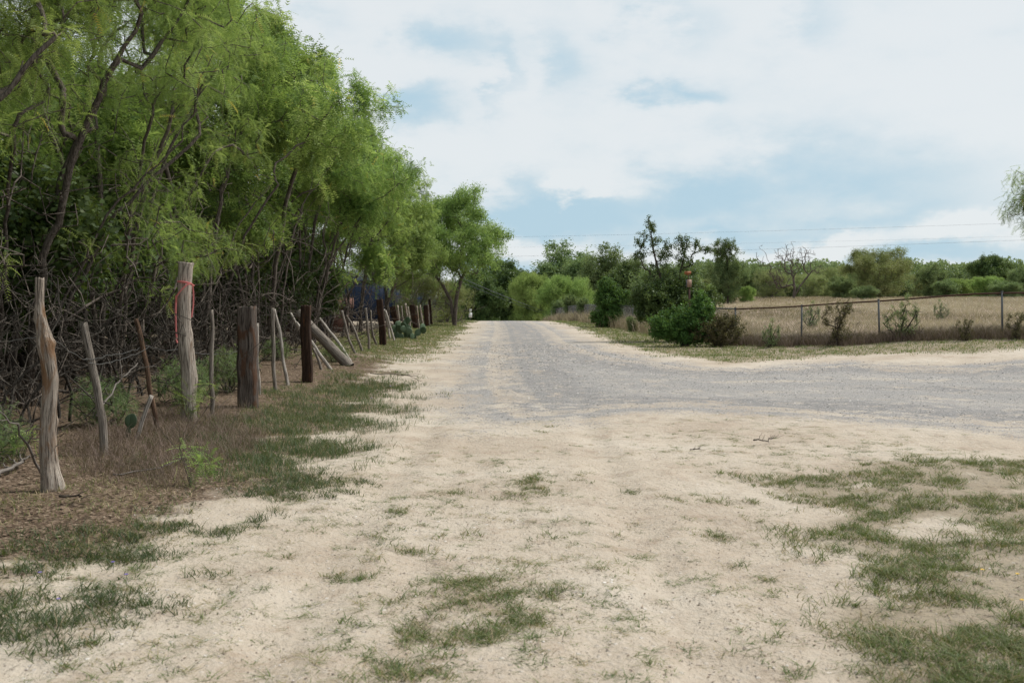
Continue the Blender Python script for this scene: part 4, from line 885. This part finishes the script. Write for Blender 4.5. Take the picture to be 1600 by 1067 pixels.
front, _, _ = post('post', (62, 434), (80, 784), 19, 40, 'cedar', 'nearest knobbly cedar post, weathered grey and orange, with branch stubs', 1, 30, 110, .22, 0, False, None,
     ((.71, 0.1, .022, .45), (.37, .3, .025, .28), (.825, PI, .025, .45), (.085, .1, .05, .5), (.46, PI-.2, .015, .22), (.75, .6, .03, .25), (.24, PI-.2, .04, .2), (.55, 0, .02, .15), (.14, 5, .03, .2)), group=G1, bulge=.1,
     prof=[(0, 33), (.08, 27), (.2, 24), (.35, 23), (.5, 22), (.64, 23), (.70, 24), (.76, 20), (.83, 17), (.9, 14), (1, 14)], xoff=[(0, 0), (.3, -1), (.45, 2), (.65, 3), (.75, -1), (.85, -4), (1, 0)])
post('stick', (130, 504), (163, 725), 12, 13, 'stick', 'pale grey leaning stick, first to the right of the knobbly post', 2, 10, 30, .10, .03, cat='stick', group=G1)
post('stick', (212, 498), (248, 686), 7, 8, 'stick_brown', 'thin dark brown stick leaning left, between the pale stick and ribbon post', 3, 8, 26, .12, .02, cat='stick', group=G1)
post('stick', (237, 618), (210, 700), 7, 7, 'stick_white', 'short bleached white stick leaning right in the dead weeds', 4, 8, 16, .1, -.03, cat='stick', group=G1)
rib_post, rB, rT = post('post', (290, 410), (297, 668), 22, 29, 'cedar_pale', 'tall pale cedar post tied with pink ribbon', 5, 26, 90, .18, .0, False, None, ((.78, PI, .02, .25), (.58, .2, .05, .2), (.5, PI, .05, .18), (.3, .2, .03, .15)), group=G1, prof=[(0, 26), (.2, 24), (.5, 22), (.62, 19), (.85, 20), (.97, 21), (1, 23)], xoff=[(0, 0), (.35, 2), (.6, -3), (1, 0)])
post('stick', (330, 484), (331, 660), 6, 8, 'stick', 'thin upright grey stick right of the ribbon post', 6, 8, 26, .14, .005, cat='stick', group=G1)
post('post', (386, 479), (388, 646), 29, 31, 'tie_grey', 'thickest squared tie post, weathered grey top over red brown wood', 7, 28, 40, .05, 0, True, group=G1, topcut=.05)
post('stick', (402, 505), (406, 628), 4, 4, 'stick_white', 'thin pale stick standing against the right side of the thickest tie', 8, 7, 16, .1, 0, cat='stick', group=G1)
post('stick', (426, 481), (431, 617), 6, 6, 'stick', 'left stick of the crossed pair between the two tie posts', 9, 7, 20, .14, -.01, cat='stick', group=G1)
post('stick', (428, 483), (451, 608), 5, 6, 'stick_white', 'right stick of the crossed pair between the two tie posts', 10, 7, 20, .12, .02, cat='stick', group=G1)
post('post', (478, 477), (480, 603), 16, 17, 'tie', 'dark upright tie post left of the leaning log', 11, 28, 36, .05, 0, True, group=G1)
post('stick', (454, 489), (490, 562), 4, 5, 'stick_white', 'thin stick leaning left behind the dark upright tie', 12, 7, 18, .12, .01, cat='stick', group=G1)
post('stick', (463, 504), (523, 583), 5, 6, 'stick_white', 'long bleached stick leaning left, foot just before the log', 13, 7, 22, .12, .01, cat='stick', group=G1)
post('stick', (489, 544), (504, 585), 4, 5, 'stick', 'short bent stick right beside the dark upright tie', 14, 7, 14, .12, .03, cat='stick', group=G1)
post('log', (466, 488), (547, 576), 14, 17, 'stick', 'thick grey log leaning far over to the left', 15, 14, 30, .12, 0, cat='log', Yt=22.4, group=None, sinkd=.03)
post('stick', (499, 497), (552, 570), 4, 6, 'stick_white', 'pale stick leaning left right above the thick log', 16, 7, 20, .12, .01, cat='stick', group=G1)
post('stick', (534, 485), (558, 560), 4, 4, 'stick', 'bowed pale stick, left one of two past the log', 17, 7, 18, .12, -.04, cat='stick', group=G1)
post('stick', (541, 493), (568, 555), 4, 4, 'stick', 'bowed pale stick, right one of two past the log', 18, 7, 18, .12, .04, cat='stick', group=G1)
post('stick', (571, 481), (577, 552), 4, 4, 'stick', 'nearly upright stick left of the tie by the prickly pear', 19, 7, 18, .12, 0, cat='stick', group=G1)
post('stick', (579, 485), (590, 543), 3, 4, 'stick', 'crooked stick touching the tie by the prickly pear', 20, 7, 18, .12, -.05, cat='stick', group=G1)
post('post', (593, 468), (599, 544), 10.5, 12, 'tie', 'dark tie post just left of the prickly pear', 21, 28, 30, .05, 0, True, group=G1)
post('stick', (600, 483), (611, 534), 3, 3.5, 'stick_white', 'shorter of two pale sticks leaning on the tie by the prickly pear', 22, 6, 12, .12, 0, cat='stick', group=G1)
post('stick', (602, 485), (618, 537), 3, 3.5, 'stick_white', 'longer of two pale sticks leaning on the tie by the prickly pear', 23, 6, 12, .12, 0, cat='stick', group=G1)
post('post', (613, 479), (624, 523), 10, 10, 'tie', 'tilted brown tie rising behind the prickly pear', 24, 24, 20, .06, 0, True, group=G1)
for i, (a, b, lab) in enumerate([((621, 477), (628, 521), 'first thin stake right of the tilted tie'), ((627, 478), (632, 520), 'second thin stake right of the tilted tie'), ((633, 474), (638, 519), 'third and tallest stake right of the tilted tie'), ((637, 479), (641, 518), 'fourth stake, left against the squared brown post')]):
    post('stake', a, b, 3, 3.2, 'cedar_pale' if i != 1 else 'stick', lab, 30+i, 6, 12, .12, .01*(i-1.5), cat='stake', group=G1)
post('post', (644, 476), (650, 517), 9, 9, 'tie', 'squared brown post in the middle of the far stake row', 35, 24, 20, .06, 0, True, group=G1)
post('stake', (651, 478), (655, 517), 2.6, 2.8, 'cedar', 'thin stake just right of the squared brown post', 36, 6, 12, .12, 0, cat='stake', group=G1)
post('stake', (656, 477), (662, 516), 2.6, 2.8, 'cedar_pale', 'pale leaning stake before the last squared posts', 37, 6, 12, .12, 0, cat='stake', group=G1)
post('post', (665, 477), (667, 513.5), 7.5, 7.5, 'tie', 'last wide squared post of the row', 38, 24, 20, .06, 0, True, group=G1)
post('stake', (668.5, 476), (671, 512), 2.6, 2.6, 'cedar', 'reddish stake leaning on the last wide squared post', 39, 6, 12, .12, 0, cat='stake', group=G1)
post('post', (671, 467), (674.5, 509.5), 4, 4.5, 'tie', 'tallest and farthest dark post at the end of the row', 40, 24, 16, .06, 0, True, group=G1)

def strand(name, pts, rad, mat, label, cat, sag=0, wob=.01, seed=0, k=4):
    r = np.random.RandomState(seed); P = []
    for a, b in zip(pts[:-1], pts[1:]):
        a = np.array(a, float); b = np.array(b, float); s = np.linspace(0, 1, 14)[:-1 if b is not None else None]
        q = a+(b-a)*s[:, None]; q[:, 2] -= sag*4*s*(1-s); P.append(q)
    P.append(np.array([pts[-1]])); P = np.concatenate(P); P[1:-1] += r.randn(len(P)-2, 3)*wob
    m = MB(); m.tube(P, rad, k); o = m.build(name, M[mat], None, True, tuple(P[0])); return tag(o, label, cat)
strand('fence_wire', [at(-60, 530, 7.4), at(75, 523, 7.6), at(150, 570, 8.8), at(232, 542, 11)], .004, 'wire', 'slack old fence wire strung from the knobbly post to the leaning sticks', 'wire', .03, .006, 1)
strand('fence_wire', [at(134, 560, 8.9), at(225, 540, 11), at(286, 545, 12.4), at(330, 552, 12.8), at(372, 548, 13.5)], .004, 'wire', 'rusty fence wire running from the ribbon post to the thickest tie', 'wire', .03, .006, 2)

# pink ribbon round the pale post: a band, a crossed loop and two hanging tails, and a scrap lying at its foot
def ribbon_strip(m, P, wd, nrm=(0, -1, 0)):
    P = np.array(P, float); d = norm(np.gradient(P, axis=0)); s = norm(np.cross(d, np.array(nrm, float))); t = np.array(nrm)*.0015
    V = np.concatenate([P-s*wd/2, P+s*wd/2, P-s*wd/2-t, P+s*wd/2-t]); n = len(P); i = np.arange(n-1)
    m.add(V, [np.stack([i, i+1, n+i+1, n+i], 1), np.stack([2*n+i, 3*n+i, 3*n+i+1, 2*n+i+1], 1), np.stack([i, 2*n+i, 2*n+i+1, i+1], 1), np.stack([n+i, n+i+1, 3*n+i+1, 3*n+i], 1)])
Yr = float(rB[1]); fr = Yr-.16
def rp(px, py, dy=0): return at(px, py, fr+dy)
ro = empty('ribbon', tuple(at(290, 455, Yr))); tag(ro, 'pink plastic ribbon knotted round the tall pale post, tail hanging left', 'ribbon')
off = np.array(ro.location)
def rib_part(name, strips):
    m = MB()
    for P, wd in strips: ribbon_strip(m, [p-off for p in P], wd)
    m.build(name, M['ribbon'], ro)
rib_part('knot', [([rp(277, 440, .1), rp(281, 440, .03), rp(289, 441), rp(297, 443, .01), rp(303, 447, .1)], .026)])
rib_part('loop', [([rp(299, 443, .01), rp(292, 445, -.01), rp(284, 452, -.01), rp(276, 462, .02), rp(275, 480, .07)], .017), ([rp(300, 444, .0), rp(302, 456, .02), rp(302, 475, .03), rp(299, 496, .01)], .018)])
rib_part('tail', [([rp(275, 462, .05), rp(274.5, 480, .05), rp(274.5, 500, .04), rp(275, 520, .05), rp(276, 528, .05)], .022), ([rp(275, 530, .05), rp(277, 536, .03)], .02)])
m = MB(); ribbon_strip(m, [at(290, 651, 11.9), at(285, 656, 11.85), at(280, 660, 11.8), at(276, 666, 11.75), at(277, 672, 11.7)], .035)
ribbon_strip(m, [at(289, 656, 11.85), at(283, 661, 11.8), at(275, 659, 11.8)], .022)
tag(m.build('ribbon', M['ribbon'], None, False, tuple(at(282, 664, 11.8))), 'scrap of pink ribbon caught in the weeds at the post foot', 'ribbon')

# prickly pears
def pad_mesh(seed):
    r = np.random.RandomState(seed); nu, nv = 16, 9; V = []; 
    for i in range(nv):
        th = PI*i/(nv-1)
        for j in range(nu):
            a = 2*PI*j/nu; V.append([.5*math.sin(th)*math.cos(a)*(1-.22*math.cos(th)*-1), .09*math.sin(th)*math.sin(a), .5-.5*math.cos(th)*1.0])
    V = np.array(V); V[:, 0] *= (.72+.5*V[:, 2]); i = np.arange(nv-1)[:, None]*nu; j = np.arange(nu)[None]; q = np.stack([i+j, i+(j+1) % nu, i+nu+(j+1) % nu, i+nu+j], -1).reshape(-1, 4)
    return mesh_np('pad', V, [q], M['cactus'], True)
PADM = pad_mesh(1)
def pear(px, py, n, size, label, seed, wide):
    X_, Y_ = gp(px, py); r = np.random.RandomState(seed); root = empty('prickly_pear', (X_, Y_, float(H(X_, Y_)))); tag(root, label, 'cactus')
    lev = [(np.array([(r.rand()-.5)*wide, (r.rand()-.5)*wide*.5, -.03]), (r.rand()-.5)*.9) for _ in range(max(1, n//4))]
    c = 0
    while c < n:
        nxt = []
        for b, t in lev:
            if c >= n: break
            s = size*(.75+.5*r.rand()); o = obj('pad', PADM, root, tuple(b)); o.rotation_euler = ((r.rand()-.5)*.5, t, r.rand()*1.8-.9); o.scale = (s, s, s*1.15); c += 1
            from mathutils import Euler
            e = Vector((0, 0, s*1.02)); e.rotate(Euler(o.rotation_euler)); tip = b+np.array(e)
            for k in range(1+(r.rand() < .65)): nxt.append((tip, t+(r.rand()-.5)*1.5))
        lev = nxt
pear(624, 533, 26, .24, 'dark green prickly pear clump beside the tie post', 4, 1.1)
pear(190, 697, 3, .13, 'tiny prickly pear sprout between the pale stick and short white stick', 8, .1)

# fallen branches and ground twigs at the left
def fallen(pts, rad, label, seed, mat='bark_grey', br=3):
    r = np.random.RandomState(seed); P = []
    for px, py in pts:
        X_, Y_ = gp(px, py, 0); P.append([X_, Y_, float(H(X_, Y_))+.02+.05*r.rand()])
    P = np.array(P); s = np.linspace(0, 1, 12); Q = np.stack([np.interp(s, np.linspace(0, 1, len(P)), P[:, i]) for i in range(3)], 1)+r.randn(12, 3)*np.array([.012, .02, .004])
    m = MB(); m.tube(Q, rad*(1.1-.8*s), 6)
    for _ in range(br):
        i = r.randint(2, 10); d = norm((Q[-1]-Q[0]+r.randn(3)*.5*np.linalg.norm(Q[-1]-Q[0]))*np.array([1, 1, .25])); l = (.12+.35*r.rand())*np.linalg.norm(Q[-1]-Q[0]); u = np.linspace(0, 1, 6)[:, None]
        B = Q[i]+d*l*u+np.array([0, 0, .04])*u+r.randn(6, 3)*.006; B[0] = Q[i]; m.tube(B, rad*.45*(1.1-.8*u[:, 0]), 5)
    tag(m.build('fallen_branch', M[mat], None, True, tuple(P[0])), label, 'branch', 'fallen branches on the left')
fallen([(0, 768), (28, 752), (50, 730)], .018, 'fallen grey branch lying left of the knobbly post', 1)
fallen([(-20, 720), (25, 725), (60, 742)], .010, 'thin fallen twigs behind the knobbly post', 2, br=6)
fallen([(5, 700), (45, 690), (68, 712)], .008, 'pale forked twig on the litter left of the knobbly post', 3, br=6)
fallen([(95, 808), (135, 804)], .010, 'short dark stick on the ground right of the knobbly post', 4, 'bark_dark', 1)
fallen([(175, 760), (260, 748), (300, 720)], .007, 'thin twig lying in the dead weeds', 5, br=4)
fallen([(1178, 697), (1200, 694), (1212, 690)], .007, 'dark root scrap lying on the sand edge of the gravel', 6, 'bark', 6)
fallen([(1075, 708), (1100, 712)], .005, 'small dark twig scrap on the sand left of the root', 7, 'bark', 4)
fallen([(580, 590), (640, 592), (655, 600)], .008, 'brown twig bundle at the gravel edge by the fence', 8, 'bark_dark', 5)
for i, (p, lab) in enumerate([((75, 762, 7.9, 0, 640, 7.0), 'long thin bare twig arching up behind the knobbly post'), ((150, 655, 9.3, 215, 568, 10.2), 'bent grey branch rising between the first two leaning sticks')]):
    a = at(p[0], p[1], p[2]); b = at(p[3], p[4], p[5]); s = np.linspace(0, 1, 12)[:, None]; r = np.random.RandomState(i+4)
    Q = a+(b-a)*s+np.array([0, 0, .06])*np.sin(s*PI)+r.randn(12, 3)*.012; m = MB(); m.tube(Q, .010*(1.2-.7*s[:, 0]), 6)
    for _ in range(4):
        j = r.randint(3, 11); u = np.linspace(0, 1, 6)[:, None]; B = Q[j]+norm(b-a+r.randn(3)*.8)*.35*u+r.randn(6, 3)*.01; B[0] = Q[j]; m.tube(B, .004, 4)
    tag(m.build('branch', M['bark_grey'], None, True, tuple(a)), lab, 'branch')

# ------------------------------------------------------------------ chain link fence
def chain_fence(poly, height, label, rail_mat, posts_at, seed):
    P = np.array(poly, float); L = np.concatenate([[0], np.cumsum(np.hypot(*np.diff(P, axis=0).T))]); r = np.random.RandomState(seed)
    f = lambda s: (np.interp(s, L, P[:, 0]), np.interp(s, L, P[:, 1]))
    x0, y0 = f(0); root = empty('chain_link_fence', (x0, y0, float(Hbase(x0, y0)))); tag(root, label, 'fence'); off = np.array(root.location)
    hz = lambda s: Hbase(*f(s))
    s = np.arange(0, L[-1]+.01, .5); X_, Y_ = f(s); Q = np.stack([X_, Y_, hz(s)+height+(fbm(s*.5, s*0)-.5)*.05], 1)-off
    m = MB(); m.tube(Q, .024, 7); m.build('top_rail', M[rail_mat], root, True)
    st = .075; n = int(L[-1]/st); m = MB()
    s0 = np.arange(n)*st
    for sg in (1, -1):
        a = s0; b = s0+sg*height*.92; ok = (b > 0) & (b < L[-1]); a = a[ok]; b = b[ok]
        K = 5; t = np.linspace(0, 1, K); S = a[:, None]+(b-a)[:, None]*t; X_, Y_ = f(S); Z_ = hz(S)+.04+(height-.05)*t
        C = np.stack([X_, Y_, Z_], -1)-off; wv = .0045
        o1 = np.array([wv*.5, 0, wv*.5]); o2 = np.array([0, wv*.6, -wv*.3]); o3 = np.array([-wv*.5, 0, wv*.3])
        V = np.stack([C+o1, C+o2, C+o3], 2).reshape(-1, 3); m0 = len(a)
        base = (np.arange(m0)[:, None, None]*K+np.arange(K-1)[None, :, None])*3; j = np.arange(3)[None, None]; j2 = (j+1) % 3
        m.add(V, [np.stack([base+j, base+j2, base+3+j2, base+3+j], -1).reshape(-1, 4)])
    m.build('wire_mesh', M['wire'], root)
    for sx_ in posts_at:
        if sx_ > L[-1]: continue
        X_, Y_ = f(sx_); zb = float(Hbase(X_, Y_)); lean = (r.rand()-.5)*.06; m = MB()
        m.tube(np.array([[X_, Y_, zb-.1], [X_+lean*.5, Y_, zb+height*.5], [X_+lean, Y_, zb+height+.03]])-off, .027, 10)
        m.tube(np.array([[X_+lean, Y_, zb+height+.02], [X_+lean, Y_, zb+height+.055]])-off, .027*1.2, 10)
        m.build('post', M['galv'], root, True)
L2 = np.concatenate([[0], np.cumsum(np.hypot(*np.diff(np.array(FENCE2), axis=0).T))])
chain_fence(FENCE2, 1.22, 'near chain link fence with rusty top rail across the dry field', 'rustrail', list(L2), 1)
L1 = np.concatenate([[0], np.cumsum(np.hypot(*np.diff(np.array(FENCE), axis=0).T))])
chain_fence(FENCE[::-1][:], 1.22, 'far chain link fence running along the right side of the road', 'galv', list(np.arange(3, 64, 4.0)), 2)

# rusty signs on a pole at the corner
Xs, Ys = by_px(1077, 33.6), 33.6; zs = float(Hbase(Xs, Ys)); sg = empty('street_sign', (Xs, Ys, zs)); tag(sg, 'rusty sign pole with faded orange blade above a small pale square plate', 'sign')
def zpx(py): return EYE-(py-HZ)/F*Ys-zs
m = MB(); m.tube([[0, 0, -.1], [0.01, 0, 1], [0, 0, zpx(452)]], .035, 8); m.tube([[0, 0, zpx(452)], [-.03, 0, zpx(428)]], .016, 8); m.build('pole', M['rustpole'], sg, True)
m = MB(); m.box((-.055, -.03, (zpx(424)+zpx(429))/2), (.23, .008, zpx(424)-zpx(429)), .12); m.box((-.055, -.0, (zpx(429))-.01), (.05, .05, .03)); m.build('street_name_blade', M['orange'], sg)
pl = MB(); pl.box((-.005, -.055, (zpx(437)+zpx(449))/2), (.15, .008, zpx(437)-zpx(449)), .15); plo = pl.build('plate', M['signpink'], sg)
m = MB()
for zz in np.linspace(zpx(439.5), zpx(446.5), 4): m.box((-.005, -.0605, zz), (.09, .003, .012), .15)
m.build('faded_marking', M['orange'], plo)
m = MB(); m.box((-.085, .005, (zpx(437)+zpx(449))/2), (.02, .11, zpx(437)-zpx(449)), .15); m.build('side_bracket', M['signback'], sg)

# small white road sign at the far left verge
Xw, Yw = by_px(735, 76), 76; zw = float(Hbase(Xw, Yw)); ws = empty('road_sign', (Xw, Yw, zw)); tag(ws, 'small white road sign of two stacked plates at the far left verge', 'sign')
zq = lambda py: EYE-(py-HZ)/F*Yw-zw
m = MB(); m.tube([[0, 0, -.1], [0, 0, zq(484)]], .025, 8); m.build('pole', M['galv'], ws, True)
m = MB(); m.box((0, -.035, (zq(483)+zq(488))/2), (.16, .01, zq(483)-zq(488))); m.build('upper_plate', M['whitesign'], ws)
m = MB(); m.box((0, -.035, (zq(488.6)+zq(496))/2), (.26, .01, zq(488.6)-zq(496))); m.build('lower_plate', M['whitesign'], ws)

# ------------------------------------------------------------------ buildings glimpsed through the left trees
def shed(name, X_, Y_, w_, d_, h_, rh, wm, rm_, label, rz=0, corr=False):
    root = empty(name, (X_, Y_, float(H(X_, Y_))-.05), rz); tag(root, label, 'building')
    m = MB()
    for sxx, syy, ww_, dd_ in [(0, -d_/2, w_, .12), (0, d_/2, w_, .12), (-w_/2+.06, 0, .12, d_-.12), (w_/2-.06, 0, .12, d_-.12)]:
        m.box((sxx, syy, h_/2), (ww_, dd_, h_))
    if corr:
        for k in range(int(w_/.3)): m.box((-w_/2+.15+k*.3, -d_/2-.075, h_/2), (.05, .03, h_))
    m.build('wall', M[wm], root)
    m = MB(); hw = w_/2+.25; hd = d_/2+.25
    V = np.array([[-hw, -hd, h_], [hw, -hd, h_], [hw, hd, h_], [-hw, hd, h_], [-hw, 0, h_+rh], [hw, 0, h_+rh]], float); V2 = V+np.array([0, 0, .08]); Z0 = np.concatenate([V+[0, 0, .003], V2])
    m.add(Z0, [[[6, 7, 11, 10], [8, 9, 10, 11], [0, 3, 2, 1], [0, 1, 7, 6], [2, 3, 9, 8]], [[1, 2, 11], [3, 0, 10]], [[1, 11, 7], [2, 8, 11], [0, 6, 10], [3, 10, 9]]]); m.build('roof', M[rm_], root)
    m = MB(); m.box((w_*.22, -d_/2-.10, 1.0), (.9, .06, 2.0)); m.build('door', M['signback'], root)
shed('metal_shed', by_px(622, 72)-2.2, 76, 9, 7, 3.0, .8, 'navy', 'navyroof', 'dark navy blue metal shed behind the far stakes', .1, True)
shed('low_house', by_px(508, 44)-1.5, 47, 4, 4, 1.1, .4, 'brickwall', 'brickwall', 'low reddish brown outbuilding glimpsed behind the leaning log', .15)

# ------------------------------------------------------------------ power lines
def cable(a, b, Ya, Yb, label, sag, rad=.012):
    A = at(a[0], a[1], Ya); B = at(b[0], b[1], Yb); s = np.linspace(0, 1, 50)[:, None]; P = A+(B-A)*s; P[:, 2] -= (sag*4*s*(1-s))[:, 0]
    m = MB(); m.tube(P, rad, 5); tag(m.build('power_line', M['powerline'], None, True, tuple(A)), label, 'power line')
cable((600, 374), (1800, 341), 175, 140, 'topmost faint power line crossing the sky above the right trees', .35, .011)
cable((600, 389), (1800, 363), 175, 140, 'middle faint power line crossing the sky above the right trees', .35, .007)
cable((600, 405), (1800, 367), 175, 140, 'lowest power line crossing the sky just above the right trees', .35, .013)
cable((690, 420), (880, 497), 95, 100, 'upper of two service wires sloping down before the dark end trees', .2, .02)
cable((690, 427), (880, 500), 95, 100, 'lower of two service wires sloping down before the dark end trees', .2, .016)

# ------------------------------------------------------------------ flowers
def flower(px, py, mat, label, hgt, s, grp):
    X_, Y_ = gp(px, py, 0); z = float(H(X_, Y_)); root = empty('flower', (X_, Y_, z)); tag(root, label, 'flower', grp)
    m = MB(); m.tube([[0, 0, -.01], [.004, 0, hgt*.5], [0, 0, hgt]], .0012, 5); m.build('stem', M['cactus'], root, True)
    m = MB()
    for k in range(6):
        a = k*PI/3; c, d = math.cos(a), math.sin(a); t = np.array([-d, c, 0]); o = np.array([c, d, .25])
        p = [np.zeros(3), o*s*.55+t*s*.3, o*s+np.array([0, 0, .0]), o*s*.55-t*s*.3]; V = np.array(p+[q-np.array([0, 0, .0012]) for q in p])+np.array([0, 0, hgt])
        m.add(V, [[[0, 1, 2, 3], [7, 6, 5, 4], [0, 4, 5, 1], [1, 5, 6, 2], [2, 6, 7, 3], [3, 7, 4, 0]]])
    m.build('petals', M[mat], root)
for px, py, lab in [(1535, 893, 'yellow flower alone in the right grass patch'), (1590, 897, 'yellow flower at the photo edge, upper of two'), (1597, 940, 'yellow flower at the photo edge, lower of two')]:
    flower(px, py, 'yellow', lab, .035, .013, 'yellow flowers')
for px, py, lab in [(176, 892, 'purple flower right of the others in the near left grass'), (62, 912, 'purple flower farthest left in the near left grass'), (91, 950, 'purple flower lowest in the near left grass'), (197, 915, 'purple flower at the sand edge of the left grass'),
                    (610, 607, 'small purple flower beside the gravel edge grass'), (580, 631, 'small purple flower in the taller grass on the left')]:
    flower(px, py, 'purple', lab, .06, .012 if py > 700 else .02, 'purple flowers')
